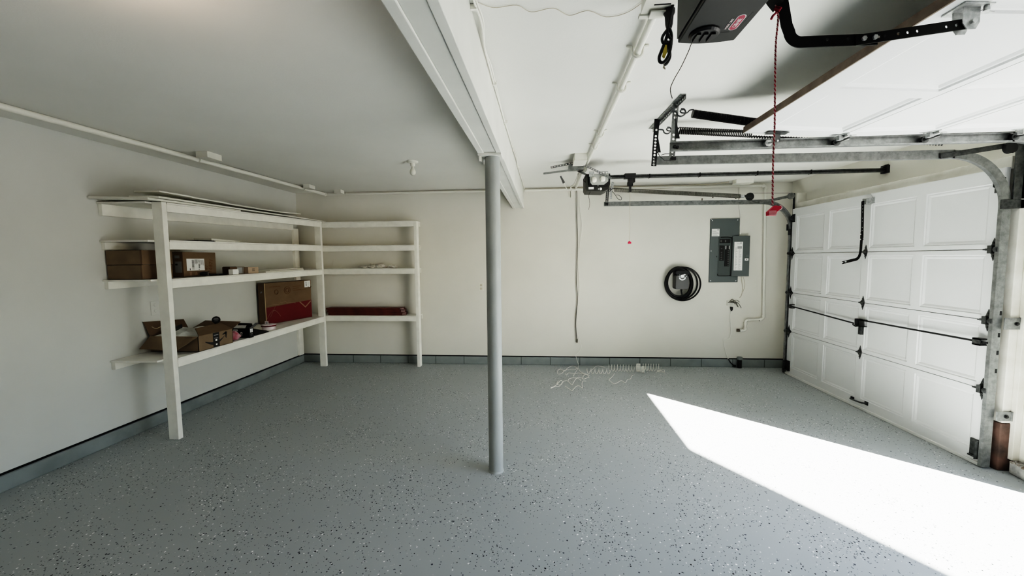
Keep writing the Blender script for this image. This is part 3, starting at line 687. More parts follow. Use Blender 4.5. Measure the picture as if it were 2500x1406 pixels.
obj('rail_bracket', B().box(3.28, 3.31, 4.155, 4.225, 2.325, 2.40).strap((3.22, 4.19, 2.35), (3.31, 4.19, 2.41), (0, 1, 0), .04, .004), 'steeld', O2)
cr = obj('carriage', B().box(.815, .925, 4.15, 4.225, 2.335, 2.382).box(.855, .895, 4.16, 4.22, 2.298, 2.335).box(.895, .922, 4.165, 4.215, 2.295, 2.34), 'black', O2, bevel=.003)
obj('release_lever', B().box(.866, .886, 4.175, 4.205, 2.20, 2.262).box(.850, .90, 4.165, 4.215, 2.262, 2.30), 'black', cr)

# ------------------------------------------------------------------ boxes, conduits and cords on the ceiling
def jbox(label, x0, x1, y0, y1, z0=2.462, kind=0, m='box'):
    t = thing('junction_box', label, 'electrical box', ((x0 + x1) / 2, (y0 + y1) / 2, z0), 'ceiling junction boxes')
    obj('box_body', B().box(x0, x1, y0, y1, z0, H), m, t, bevel=.004)
    obj('cover_plate', B().box(x0 - .004, x1 + .004, y0 - .004, y1 + .004, z0 - .004, z0), m, t, bevel=.002)
    return t
t = jbox('white outlet box on the ceiling beside the near opener', .372, .482, 1.50, 1.625, 2.462)
obj('flip_cover', B().box(.40, .455, 1.585, 1.632, 2.446, 2.452).box(.365, .492, 1.618, 1.640, 2.452, 2.462), 'box', t, bevel=.002)
obj('knockout', B().box(.405, .465, 1.560, 1.566, 2.4565, 2.4585), 'gap', t)
jbox('white junction box on the ceiling above the far opener', .290, .405, 3.86, 4.08, 2.455)
jbox('nearer small junction box on the ceiling above the left shelf unit', -3.12, -3.005, 3.40, 3.56, 2.470)
jbox('farther small junction box on the ceiling above the left shelf unit', -3.125, -3.035, 5.00, 5.13, 2.475)
jbox('small junction box on the ceiling in the dark back corner', -2.94, -2.84, 5.43, 5.53, 2.475)
jbox('small white junction box above the breaker panel', 2.45, 2.66, 5.36, 5.47, 2.47)

C1 = thing('conduit', 'white painted conduit crossing the ceiling from the outlet box to the far opener', 'conduit', (.437, 2.9, 2.47), 'painted conduits')
obj('pipe', B().tube([(.437, 1.642, 2.492), (.437, 3.9, 2.492), (.437, 5.60, 2.492)], .0150, 14), 'pvc', C1, smooth=True)
for y in (1.966, 2.355, 3.19, 3.55, 4.45):
    cl = B().tube(arc((.437, y, 2.490), .024, PI, 2 * PI, 10), .0065, 6)
    cl.tube([(.413, y, 2.490), (.410, y, 2.512), (.386, y, 2.518)], .0065, 6).tube([(.461, y, 2.490), (.464, y, 2.512), (.488, y, 2.518)], .0065, 6)
    obj('clamp', cl, 'pvc', C1, smooth=True)
C2 = thing('conduit', 'white painted pipe along the ceiling above the left wall shelves', 'conduit', (-3.23, 2.5, 2.46), 'painted conduits')
obj('pipe', B().tube([(-3.36, YF, 2.488), (-3.295, 2.2, 2.488), (-3.165, 5.60, 2.488)], .021, 14), 'pvc', C2, smooth=True)
for a_, c_ in (((-3.233, 3.55), (-3.231, 3.57)), ((-3.178, 5.10), (-3.177, 5.115)), ((-3.166, 5.57), (-3.164, 5.60))): obj('clamp', B().tube([(*a_, 2.488), (*c_, 2.488)], .026, 14), 'pvc', C2, smooth=True)
C3 = thing('conduit', 'white painted pipe along the ceiling edge over the corner shelves to the post', 'conduit', (-1.8, 5.6, 2.46), 'painted conduits')
obj('pipe', B().tube([(-3.165, 5.605, 2.486), (-.445, 5.62, 2.486)], .016, 12), 'pvc', C3, smooth=True)
obj('clamp', B().tube([(-2.86, 5.605, 2.486), (-2.84, 5.605, 2.486)], .021, 12), 'pvc', C3, smooth=True)
C4 = thing('conduit', 'white pipe running along the back wall top then down past the breaker panel', 'conduit', (2.95, 5.62, .5), 'painted conduits')
R_ = .03; x_ = 2.945
p_ = [(-.262, 5.625, 2.482), (1.5, 5.625, 2.480), (x_ - R_, 5.625, 2.475)] + [(x_ - R_ + R_ * math.sin(a), 5.625, 2.475 - R_ + R_ * math.cos(a)) for a in [PI / 2 * i / 6 for i in range(1, 7)]] + [(2.985, 5.625, .71)]
p_ += [(2.985 - .03 + .03 * math.cos(a), 5.625, .71 - .03 * math.sin(a)) for a in [PI / 2 * i / 6 for i in range(1, 7)]] + [(2.775, 5.625, .662)]
p_ += [(2.775 - .025 * math.sin(a), 5.625, .637 + .025 * math.cos(a)) for a in [PI / 2 * i / 6 for i in range(1, 7)]] + [(2.75, 5.625, .540)]
p_ += [(2.75 - .02 * (1 - math.cos(a)), 5.625, .54 - .02 * math.sin(a)) for a in [PI / 2 * i / 4 for i in range(1, 5)]] + [(2.68, 5.625, .52)]
obj('pipe', B().tube(p_, .017, 12), 'pvc', C4, smooth=True)
for fp_ in ([(2.90, 5.625, 2.475), (2.928, 5.625, 2.472)], [(2.946, 5.625, 2.43), (2.9455, 5.625, 2.455)], [(2.985, 5.625, .70), (2.985, 5.625, .735)], [(2.93, 5.625, .668), (2.955, 5.625, .678)], [(2.775, 5.625, .662), (2.80, 5.625, .664)], [(2.75, 5.625, .60), (2.75, 5.625, .63)], [(2.75, 5.625, .535), (2.75, 5.625, .565)]): obj('fitting', B().tube(fp_, .023, 12), 'pvc', C4, smooth=True)
obj('open_end', B().tube([(2.678, 5.63, .52), (2.645, 5.640, .52)], .021, 12), 'stain', C4)
obj('upper_cable', B().tube(smoothpath([(-.255, 5.64, 2.492), (.6, 5.64, 2.508), (1.6, 5.63, 2.50), (2.2, 5.60, 2.505), (2.42, 5.50, 2.51)], 5), .007, 6).tube([(.66, 5.60, 2.47), (1.2, 5.60, 2.455), (1.75, 5.615, 2.47)], .004, 5), 'wiret', C4)

PC = thing('power_cord', 'black power cord folded and tied with a yellow band below the outlet box', 'power cord', (.45, 1.6, 2.26))
obj('plug', B().lathe([(.010, -.055), (.014, -.04), (.016, -.01), (.021, 0), (.021, .012)], (.470, 1.60, 2.446), n=14), 'black', PC, smooth=True)
cb = B()
cb.tube(smoothpath([(.478, 1.57, 2.54), (.484, 1.56, 2.50), (.474, 1.575, 2.455), (.467, 1.585, 2.41), (.462, 1.59, 2.375), (.470, 1.59, 2.355), (.476, 1.59, 2.345), (.462, 1.59, 2.332), (.446, 1.59, 2.337), (.444, 1.59, 2.356), (.458, 1.59, 2.378), (.470, 1.592, 2.385), (.478, 1.592, 2.36), (.476, 1.592, 2.32), (.470, 1.592, 2.29)], 6), .0055, 8)
cb.tube(smoothpath([(.470, 1.60, 2.40), (.465, 1.60, 2.37), (.455, 1.595, 2.34), (.443, 1.59, 2.31), (.434, 1.59, 2.285), (.437, 1.59, 2.268), (.450, 1.59, 2.266), (.463, 1.59, 2.28), (.472, 1.59, 2.305), (.474, 1.59, 2.34)], 6), .0062, 8)
cb.tube(smoothpath([(.462, 1.60, 2.345), (.471, 1.60, 2.318), (.474, 1.60, 2.29), (.464, 1.60, 2.268), (.455, 1.60, 2.262)], 6), .0075, 8)
obj('cord', cb, 'cable', PC, smooth=True)
obj('yellow_tie', B().prism([(.452, 1.588, 2.335), (.460, 1.588, 2.335), (.462, 1.588, 2.30), (.452, 1.588, 2.278), (.444, 1.588, 2.286)], (0, .003, 0)), 'yellow', PC)
obj('paper_tag', B().prism([(.450, 1.59, 2.258), (.458, 1.59, 2.243), (.456, 1.59, 2.238), (.448, 1.59, 2.246)], (0, .0015, 0)), 'wiret', PC)

# cables clipped along the top of the beam, and a thin wavy wire across the ceiling
t = thing('clipped_cable', 'pair of white cables clipped along the corner of beam and ceiling', 'cable', (-.27, 3.0, 2.49))
cbl = [(-.262, 1.40, 2.512), (-.262, 1.576, 2.51), (-.255, 1.70, 2.506), (-.270, 1.89, 2.502), (-.272, 2.05, 2.50), (-.274, 2.258, 2.50), (-.276, 2.893, 2.502), (-.272, 3.5, 2.505), (-.266, 3.96, 2.504), (-.275, 4.4, 2.506), (-.273, 5.66, 2.508)]
obj('cable', B().tube(smoothpath(cbl, 5), .0042, 6), 'wirew', t, smooth=True)
obj('cable', B().tube(smoothpath([(x + (.007 if i % 3 else -.001), y, z + .007) for i, (x, y, z) in enumerate(cbl)], 5), .0038, 6), 'wirew', t, smooth=True)
for y, z in ((1.60, 2.508), (2.255, 2.50), (2.89, 2.502), (3.65, 2.504), (4.3, 2.506)): obj('clip', B().box(-.2825, -.258, y - .006, y + .006, z - .008, z + .012), 'wirew', t)
wv = [(-.26, 1.577, 2.518), (-.195, 1.621, 2.517), (-.103, 1.617, 2.518), (-.048, 1.661, 2.516), (.038, 1.649, 2.518), (.105, 1.698, 2.516), (.177, 1.678, 2.518), (.256, 1.723, 2.516), (.335, 1.706, 2.518), (.39, 1.63, 2.516)]
tag(obj('bell_wire', B().tube(smoothpath(wv, 6), .0013, 5), 'wiret'), 'thin wavy wire stapled across the ceiling from beam to outlet box', 'wire')

# ceiling lamps
def lamp(label, x, y, lit):
    t = thing('ceiling_lamp', label, 'lamp', (x, y, 2.385), 'bare bulb ceiling lamps')
    obj('lampholder', B().lathe([(.0, 0), (.056, 0), (.056, -.008), (.050, -.016), (.026, -.022), (.023, -.045), (.021, -.052)], (x, y, H), n=28), 'porc', t, smooth=True)
    obj('bulb', B().lathe([(.013, -.050), (.0135, -.064), (.020, -.078), (.029, -.096), (.031, -.112), (.026, -.128), (.013, -.139), (.0, -.141)], (x, y, H), n=24), 'lit' if lit else 'bulb', t, smooth=True)
lamp('unlit bare bulb lamp on the ceiling between the beam and the corner shelves', -1.32, 3.985, False)
lamp('lit bare bulb lamp on the ceiling just beyond the top of the photo', -1.36, 1.17, True)
pl = bpy.data.lights.new('bulb_light', 'POINT'); pl.energy = .35; pl.color = (1, .70, .55); pl.shadow_soft_size = .03
po = bpy.data.objects.new('bulb_light', pl); COL.objects.link(po); po.location = (-1.36, 1.17, 2.33)

# ------------------------------------------------------------------ back wall equipment
P_ = thing('breaker_panel', 'grey electrical breaker panel with its door swung open on the back wall', 'breaker panel', (2.47, 5.64, 1.18))
yb = YB
obj('front_plate', B().box(2.262, 2.642, yb - .016, yb, 1.182, 2.050), 'panel2', P_, bevel=.003)
dd = obj('dead_front', B().box(2.372, 2.535, yb - .022, yb - .016, 1.275, 1.795), 'dead', P_, bevel=.003)
fr = B()
fr.tube(smoothpath([(2.37, yb - .024, 1.30), (2.375, yb - .024, 1.276), (2.40, yb - .024, 1.270), (2.51, yb - .024, 1.270), (2.534, yb - .024, 1.278), (2.542, yb - .024, 1.31), (2.545, yb - .024, 1.75), (2.535, yb - .024, 1.785), (2.51, yb - .024, 1.795), (2.40, yb - .024, 1.797)], 4), .004, 6)
obj('door_gasket', fr, 'gap', dd)
bk = obj('breaker_block', B().box(2.385, 2.522, yb - .030, yb - .022, 1.718, 1.772).box(2.386, 2.445, yb - .030, yb - .022, 1.478, 1.683).box(2.457, 2.517, yb - .030, yb - .022, 1.402, 1.683), 'breaker', P_)
for i in range(8):
    if i not in (5, 7): obj('breaker_switch', B().box(2.400, 2.418, yb - .037, yb - .030, 1.490 + i * .0245, 1.500 + i * .0245), 'toggle', bk)
for i in range(9): obj('breaker_switch', B().box(2.490, 2.508, yb - .037, yb - .030, 1.412 + i * .0245, 1.423 + i * .0245), 'toggle', bk)
for x in (2.392, 2.45): obj('breaker_switch', B().box(x, x + .018, yb - .033, yb - .030, 1.73, 1.76), 'toggle', bk)
obj('white_switch', B().box(2.462, 2.470, yb - .034, yb - .030, 1.635, 1.68).box(2.506, 2.513, yb - .034, yb - .030, 1.635, 1.68), 'white', bk)
dr_ = obj('panel_door', B().hexa([(2.552, yb - .030, 1.265), (2.757, yb - .075, 1.265), (2.757, yb - .072, 1.265), (2.552, yb - .022, 1.265), (2.552, yb - .030, 1.812), (2.757, yb - .075, 1.812), (2.757, yb - .072, 1.812), (2.552, yb - .022, 1.812)]), 'panel', P_, bevel=.002)
dl = lambda u, z, o=.001: V((2.552 + u, yb - .030 - u * .2195 - o, z))
lb = obj('circuit_list', B().hexa([dl(.022, 1.345, .0003), dl(.122, 1.345, .0003), dl(.122, 1.345, .0012), dl(.022, 1.345, .0012), dl(.022, 1.732, .0003), dl(.122, 1.732, .0003), dl(.122, 1.732, .0012), dl(.022, 1.732, .0012)]), 'white', dr_)
ls = B()
def dash(b, u0, u1, z0, z1): b.face([dl(u0, z0, .0017), dl(u1, z0, .0017), dl(u1, z1, .0017), dl(u0, z1, .0017)])
random.seed(3)
for i in range(26):
    z = 1.36 + i * .0118
    dash(ls, .030, .030 + random.uniform(.012, .034), z, z + .0035); dash(ls, .078, .078 + random.uniform(.010, .030), z, z + .0035)
dash(ls, .060, .112, 1.640, 1.672); dash(ls, .052, .110, 1.702, 1.708); dash(ls, .090, .108, 1.712, 1.722); dash(ls, .0735, .0745, 1.352, 1.66)
obj('list_print', ls, 'grey', dr_)
lt_ = obj('door_latch', B().obox(dl(.160, 1.522), dl(.196, 1.522) - dl(.160, 1.522), (0, 0, .034), (0, -.003, 0)), 'panel2', dr_)
obj('latch_mark', B().obox(dl(.150, 1.478, .0), dl(.192, 1.478, .0) - dl(.150, 1.478, .0), (0, 0, .030), (0, -.002, 0)), 'white', dr_)
obj('latch_dot', B().obox(dl(.166, 1.489, .0022), dl(.178, 1.489, .0) - dl(.166, 1.489, .0), (0, 0, .010), (0, -.001, 0)), 'ink', dr_)
sl = obj('warning_label', B().box(2.282, 2.382, yb - .0175, yb - .016, 1.812, 1.912), 'white', P_)
wl = B()
for i, (a, c) in enumerate(((.30, .42), (.30, .40), (.31, .46), (.30, .44), (.32, .36))): wl.box(2.290, 2.290 + (c - .22) * .35, yb - .0180, yb - .0175, 1.822 + i * .014, 1.826 + i * .014)
wl.box(2.352, 2.376, yb - .0180, yb - .0175, 1.893, 1.904)
obj('label_print', wl, 'grey', sl)
for x, z in ((2.285, 2.025), (2.272, 2.045), (2.615, 2.028), (2.278, 1.613), (2.283, 1.205), (2.615, 1.203), (2.46, 1.79), (2.45, 1.282)): obj('screw', B().cyl((x, yb - .021, z), (x, yb - .015, z), .0065, 10), 'screw', P_)
obj('hole', B().box(2.352, 2.360, yb - .0168, yb - .016, 1.525, 1.545), 'gap', P_)
t = thing('panel_conduit', 'thin painted cable strip dropping from the ceiling pipe behind the panel door', 'cable', (2.65, 5.65, 1.0))
obj('cable', B().tube(smoothpath([(2.622, yb - .006, 2.46), (2.63, yb - .006, 2.25), (2.654, yb - .010, 2.06), (2.656, yb - .010, 1.83)], 4), .009, 8), 'trimw', t, smooth=True)
obj('wire', B().tube(smoothpath([(2.69, yb - .008, 1.27), (2.70, yb - .01, 1.18), (2.715, yb - .008, 1.09), (2.70, yb - .006, 1.0), (2.68, yb - .005, .97)], 5), .004, 5).tube(smoothpath([(2.71, yb - .008, 1.27), (2.735, yb - .01, 1.19), (2.74, yb - .008, 1.12), (2.72, yb - .006, 1.05)], 5), .003, 5), 'wiret', t, smooth=True)

EV = thing('car_charger', 'grey wall charger box wrapped in a thick coil of black cable', 'charger', (1.87, 5.6, .95))
bx0, bx1, bz0, bz1 = 1.775, 1.955, 1.09, 1.275
def rrect(x0, x1, z0, z1, r, y, n=5):
    o = []
    for cx, cz, a0 in ((x1 - r, z1 - r, 0), (x0 + r, z1 - r, PI / 2), (x0 + r, z0 + r, PI), (x1 - r, z0 + r, PI * 1.5)):
        o += [(cx + r * math.cos(a0 + PI / 2 * i / n), y, cz + r * math.sin(a0 + PI / 2 * i / n)) for i in range(n + 1)]
    return o
bd = obj('charger_body', B().prism(rrect(1.777, 1.953, 1.095, 1.29, .028, 5.53), (0, .13, 0)), 'charger', EV, bevel=.008)
cpb = obj('cable_hook', B().prism(rrect(1.782, 1.965, 1.295, 1.348, .014, 5.54), (0, .12, 0)), 'black', EV, bevel=.004)
em = B(); cx, cz, ye = 1.866, 1.262, 5.5275
cres = [(cx + .045 * math.cos(a), ye, cz + .040 * math.sin(a) - .004) for a in [PI * (1.02 + .98 * i / 12) for i in range(13)]] + [(cx + .031 * math.cos(a), ye, cz + .030 * math.sin(a) + .001) for a in [PI * (2.0 - .98 * i / 12) for i in range(13)]]
em.prism(cres, (0, .002, 0))
em.prism([(cx + .026 * math.cos(a), ye, cz + .012 + .022 * math.sin(a)) for a in [2 * PI * i / 12 for i in range(12)]], (0, .002, 0))
em.prism([(cx + .020, ye, cz + .022), (cx + .045, ye, cz + .038), (cx + .030, ye, cz + .042), (cx + .012, ye, cz + .036)], (0, .002, 0))
for dx, dz in ((-.042, .010), (-.036, .030), (.052, .010)): em.prism([(cx + dx + .005 * math.cos(a), ye, cz + dz + .005 * math.sin(a)) for a in [PI / 3 * i for i in range(6)]], (0, .002, 0))
obj('emblem', em, 'screw', bd)
def loop(cx, cz, rx, rz, y, rot=0, n=48, wob=.0):
    return [(cx + rx * math.cos(a) * math.cos(rot) - rz * math.sin(a) * math.sin(rot), y + wob * math.sin(2 * a), cz + rx * math.cos(a) * math.sin(rot) + rz * math.sin(a) * math.cos(rot)) for a in [2 * PI * i / n for i in range(n)]]
ck = B()
for (lx, lz, rx, rz, y, rot) in ((1.848, 1.172, .180, .222, 5.600, .06), (1.842, 1.182, .172, .205, 5.572, -.05), (1.838, 1.178, .166, .218, 5.615, .0), (1.835, 1.190, .158, .190, 5.552, .05), (1.896, 1.165, .229, .226, 5.585, .30), (1.885, 1.172, .216, .222, 5.632, .22)):
    ck.tube(loop(lx, lz, rx, rz, y, rot, 56, .006), .0115, 8, closed=True)
ck.tube(smoothpath([(1.868, 5.565, 1.10), (1.868, 5.56, 1.06), (1.878, 5.56, 1.01), (1.892, 5.57, .972)], 5), lambda t: .014 if t < .25 else .010, 8)
obj('cable', ck, 'cable', EV, smooth=True)

WO = thing('wall_outlet', 'broken white outlet on the back wall with loose wires hanging to the floor', 'outlet', (2.55, 5.65, .05))
obj('outlet_box', B().box(2.512, 2.60, yb - .02, yb, .865, .93), 'box', WO, bevel=.003)
fl_ = B()
random.seed(11)
for k in range(7):
    a = random.uniform(-.5, .9); l = random.uniform(.06, .12); s0 = V((2.52 + .012 * k, yb - .02, .90))
    fl_.tube(smoothpath([s0, s0 + V((l * .5 * math.cos(a), -.02, l * .5 * math.sin(a) + .02)), s0 + V((l * math.cos(a), -.012, l * math.sin(a) - .03))], 5), .0035, 5)
obj('stray_wires', fl_, 'wireg', WO, smooth=True)
obj('socket_slots', B().box(2.528, 2.585, yb - .0215, yb - .02, .905, .912).box(2.528, 2.585, yb - .0215, yb - .02, .880, .886), 'grey', WO)
obj('plug', B().lathe([(.006, -.04), (.016, -.02), (.017, .015)], (2.572, yb - .02, .826), n=12), 'black', WO, smooth=True)
obj('hanging_wire', B().tube(smoothpath([(2.570, yb - .02, .80), (2.560, yb - .015, .72), (2.568, yb - .015, .60), (2.575, yb - .015, .50), (2.568, yb - .015, .43), (2.545, yb - .015, .395), (2.490, yb - .012, .392), (2.480, yb - .012, .378), (2.50, yb - .012, .27), (2.53, yb - .014, .16), (2.56, yb - .035, .085)], 6), .0055, 6), 'wirew', WO, smooth=True)
obj('wire_end', B().tube(smoothpath([(2.545, yb - .034, .115), (2.575, yb - .040, .065), (2.61, yb - .042, .035), (2.63, yb - .045, .02)], 5), .007, 6).box(2.615, 2.64, yb - .055, yb - .03, .01, .035), 'black', WO, smooth=True)
t = thing('drain_stub', 'short black pipe stub standing against the kerb below the breaker panel', 'pipe', (2.685, 5.615, 0))
obj('pipe', B().cyl((2.685, 5.612, 0), (2.685, 5.612, .125), .028, 18), 'black', t, smooth=True)
obj('cap', B().lathe([(.036, 0), (.036, .03), (.028, .036), (0, .036)], (2.685, 5.612, .118), n=18), 'curb2', t, smooth=True)
t = thing('light_outlet', 'small white outlet cover on the back wall just beside the steel post', 'outlet', (-.905, 5.655, 1.07))
obj('cover', B().box(-.945, -.872, yb - .008, yb, 1.072, 1.19), 'pvc', t, bevel=.002)
obj('socket', B().lathe([(0, -.004), (.014, -.004), (.017, 0)], (-.910, yb - .008, 1.155), (0, 1, 0), 14).lathe([(0, -.004), (.014, -.004), (.017, 0)], (-.910, yb - .008, 1.105), (0, 1, 0), 14), 'wiret', t)
t = thing('light_outlet', 'painted-over outlet cover on the left wall above the open carton', 'outlet', (XL + .01, 3.43, 1.03))
obj('cover', B().box(XL, XL + .007, 3.38, 3.465, 1.035, 1.165), 'wall_dim', t, bevel=.002)
obj('socket', B().lathe([(0, .004), (.014, .004), (.017, 0)], (XL + .006, 3.422, 1.13), (1, 0, 0), 14).lathe([(0, .004), (.014, .004), (.017, 0)], (XL + .006, 3.422, 1.075), (1, 0, 0), 14), 'wall_dim', t)

# cords down the back wall and the tangle on the floor
t = thing('hanging_cable', 'thin dark cord hanging straight down the back wall from the ceiling conduit', 'cord', (.46, 5.64, .32))
obj('cord', B().tube(smoothpath([(.437, 5.60, 2.50), (.455, 5.64, 2.44), (.458, 5.645, 2.1), (.468, 5.645, 1.8), (.462, 5.645, 1.5), (.455, 5.645, 1.2), (.470, 5.645, .95), (.448, 5.645, .65), (.455, 5.645, .45), (.465, 5.645, .37)], 5), .0048, 6), 'wireg', t, smooth=True)
obj('plug', B().lathe([(.006, 0), (.011, .02), (.010, .05), (.005, .06)], (.466, 5.645, .325), n=10), 'wireg', t, smooth=True)
t = thing('box_bracket', 'short white conduit stub on the back wall beside the hanging cord', 'conduit', (.38, 5.65, 2.38))
obj('stub', B().box(.374, .392, 5.645, 5.665, 2.385, 2.50), 'pvc', t, bevel=.002)
obj('cap', B().box(.370, .396, 5.642, 5.665, 2.372, 2.386), 'pvc', t, bevel=.002)
t = thing('loose_plug', 'pale cord end with a grey connector dangling under the far opener frame', 'cord', (.2, 4.3, 2.25))
obj('connector', B().tube([(.170, 4.15, 2.37), (.19, 4.15, 2.33), (.205, 4.15, 2.30)], lambda q: .008 + .006 * q, 8), 'toggle', t, smooth=True)
obj('cord', B().tube(smoothpath([(.205, 4.15, 2.30), (.24, 4.5, 2.32), (.29, 5.1, 2.40), (.33, 5.55, 2.46)], 5), .004, 6).tube(smoothpath([(.36, 4.3, 2.42), (.37, 4.9, 2.43), (.35, 5.3, 2.455), (.38, 5.58, 2.47)], 5), .008, 6).tube([(.172, 4.15, 2.37), (.168, 4.15, 2.40), (.16, 4.15, 2.41)], .002, 4), 'wirew', t, smooth=True)
WT = [
    [ (0.460,5.456),(0.405,5.564),(0.324,5.449),(0.272,5.318),(0.223,5.395),(0.179,5.298),(0.179,5.175),(0.232,5.193),(0.272,5.318),(0.338,5.385),(0.409,5.372),(0.459,5.439),(0.489,5.282),(0.555,5.165),(0.583,5.108) ],
    [ (0.274,5.180),(0.287,5.107),(0.316,5.227),(0.361,5.199),(0.394,5.171),(0.450,5.234),(0.507,5.192),(0.552,5.135) ],
    [ (0.074,4.585),(0.114,4.659),(0.156,4.736),(0.201,4.867),(0.220,4.842),(0.177,4.663),(0.121,4.624),(0.074,4.585) ],
    [ (0.149,4.761),(0.168,4.852),(0.151,4.711),(0.203,4.738),(0.232,4.842),(0.281,4.858),(0.322,4.745),(0.337,4.733),(0.382,4.903),(0.434,5.043),(0.479,4.990),(0.490,4.936),(0.540,5.020),(0.571,5.008) ],
    [ (0.247,4.667),(0.303,4.516),(0.323,4.529),(0.370,4.649),(0.410,4.675),(0.447,4.617),(0.452,4.752),(0.474,4.855),(0.517,4.884) ],
    [ (0.294,4.872),(0.312,4.967),(0.364,4.998),(0.427,4.959),(0.455,4.907) ],
    [ (0.486,4.976),(0.500,5.075),(0.547,5.164),(0.569,5.064) ],
    [ (0.603,5.288),(0.671,5.417),(0.715,5.551),(0.756,5.588),(0.794,5.538),(0.847,5.524) ],
    [ (0.923,5.213),(0.860,5.065),(0.809,4.952),(0.812,4.873),(0.847,4.797),(0.903,4.852),(0.953,4.906),(0.985,4.843),(1.037,4.964),(1.076,4.979),(1.116,5.106),(1.149,5.165) ],
    [ (1.473,5.300),(1.533,5.364),(1.613,5.431),(1.598,5.337),(1.546,5.319),(1.498,5.332),(1.564,5.413),(1.589,5.291) ],
    [ (0.482,5.609),(0.456,5.407),(0.395,5.186),(0.373,5.068) ]]
wb = B()
for i, p in enumerate(WT): wb.tube(smoothpath([(x, y, .006 + .004 * ((i + k) % 3)) for k, (x, y) in enumerate(p)], 5), .0032, 5)
wb.tube(smoothpath([(.51, 5.64, 2.40), (.50, 5.645, 2.2), (.53, 5.645, 2.0), (.50, 5.645, 1.7), (.475, 5.645, 1.5), (.49, 5.645, 1.3), (.50, 5.645, 1.1), (.47, 5.645, .8), (.455, 5.645, .6), (.475, 5.645, .45), (.515, 5.645, .34), (.525, 5.645, .26), (.50, 5.645, .20), (.45, 5.64, .15), (.455, 5.63, .11), (.482, 5.612, .02)], 5), .0028, 5)
def coil(b, x0, x1, y, R, turns, z=.0, seg=12, tilt=.35):
    n = int(turns * seg); b.tube([(x0 + (x1 - x0) * i / n + R * tilt * math.cos(2 * PI * i / seg), y + R * math.cos(2 * PI * i / seg) * .8, R + .004 + R * math.sin(2 * PI * i / seg)) for i in range(n + 1)], .0029, 5)
coil(wb, .55, .86, 5.22, .034, 6); coil(wb, .86, 1.20, 5.35, .045, 9); coil(wb, 1.23, 1.28, 5.33, .056, 5); coil(wb, 1.29, 1.32, 5.29, .044, 4); coil(wb, 1.32, 1.56, 5.38, .050, 7)
tag(obj('loose_wire', wb, 'wirew', smooth=True), 'thin white wire coming down the back wall into loose coils on the floor', 'wire')
st = B()
for x, z in ((2.14, 2.30), (2.28, 2.33), (2.33, 2.27), (2.58, 2.31)): st.box(x, x + .016, yb - .004, yb, z, z + .03)
tag(obj('wall_anchor', st, 'stain'), 'few dark anchors and nail stubs in the wall above the breaker panel', 'anchor', kind='stuff')
dbs = B(); random.seed(5)
for k in range(70):
    x, y = random.uniform(3.215, 3.30), random.uniform(2.55, 2.945); s = random.uniform(.005, .016)
    dbs.obox((x, y, .085), (s * random.uniform(.6, 1.3), s * random.uniform(-.6, .6), 0), (s * random.uniform(-.5, .5), s, 0), (0, 0, s * .7))
obj_ = tag(obj('debris', dbs, 'leaf'), 'grit and dry leaves on the kerb top by the rotted jamb', 'debris', kind='stuff')

# ------------------------------------------------------------------ shelving
ZN = [2.027, 1.714, 1.386, .703]; ZF = [2.082, 1.747, 1.410, .733]      # shelf tops at the near end (y=3.0) and at the corner (y=5.45)
def zs(i, y): return ZN[i] + (ZF[i] - ZN[i]) * (y - 3.0) / 2.45
def slab(b, x0, x1, y0, y1, za, zb, t):
    return b.hexa([(x0, y0, za - t), (x1, y0, za - t), (x1, y1, zb - t), (x0, y1, zb - t), (x0, y0, za), (x1, y0, za), (x1, y1, zb), (x0, y1, zb)])
S1 = thing('shelf_unit', 'long white painted wooden shelf unit against the left wall', 'shelf unit', (-3.4, 4.2, 0), 'built-in wooden shelves')
S1x = -3.150
obj('post', B().box(S1x - .09, S1x, 3.072, 3.116, 0, zs(0, 3.1) + .002), 'wood', S1, bevel=.003)
obj('post', B().box(S1x - .09, S1x, 5.405, 5.447, 0, zs(0, 5.43) + .001), 'wood', S1, bevel=.003)
obj('wall_post', B().box(XL, XL + .038, 5.52, 5.625, .125, 2.0), 'wood', S1, bevel=.003)
for i in range(4):
    op = [(XL + .001, 3.0), (S1x - .092, 3.02), (S1x - .092, 3.118), (S1x + .003, 3.118), (S1x + .003, 5.403), (S1x - .092, 5.403), (S1x - .092, 5.449), (S1x, 5.449), (S1x, 5.66), (XL + .001, 5.66)]
    sh = obj('shelf_board', B().prism([(x, y, zs(i, y) - .014) for x, y in op], (0, 0, .014)), 'woodtop', S1)
    obj('front_rail', slab(B(), S1x - .035, S1x, 3.117, 5.404, zs(i, 3.117) - .0145, zs(i, 5.404) - .0145, .064), 'wood', S1, bevel=.002)
    h = .062 if i else .095
    obj('wall_cleat', slab(B(), XL + .001, XL + .036, 3.012, 5.515, zs(i, 3.0) - .0145, zs(i, 5.515) - .0145, h), 'wood', S1, bevel=.002)
S2 = thing('shelf_unit', 'shallow white painted wooden shelf unit along the back wall', 'shelf unit', (-2.4, 5.55, 0), 'built-in wooden shelves')
ZB = [2.074, 1.738, 1.411, .737]
obj('post', B().box(-1.812, -1.770, 5.440, 5.530, 0, 2.070), 'wood', S2, bevel=.003)
for z in ZB:
    obj('shelf_board', B().box(-3.145, -1.788, 5.442, YB - .001, z - .014, z), 'woodtop', S2, bevel=.0015)
    obj('front_rail', B().box(-3.145, -1.813, 5.440, 5.475, z - .079, z - .0145), 'wood', S2, bevel=.002)
    obj('wall_cleat', B().box(-3.10, -1.790, YB - .022, YB - .001, z - .070, z - .0145), 'wood', S2, bevel=.002)

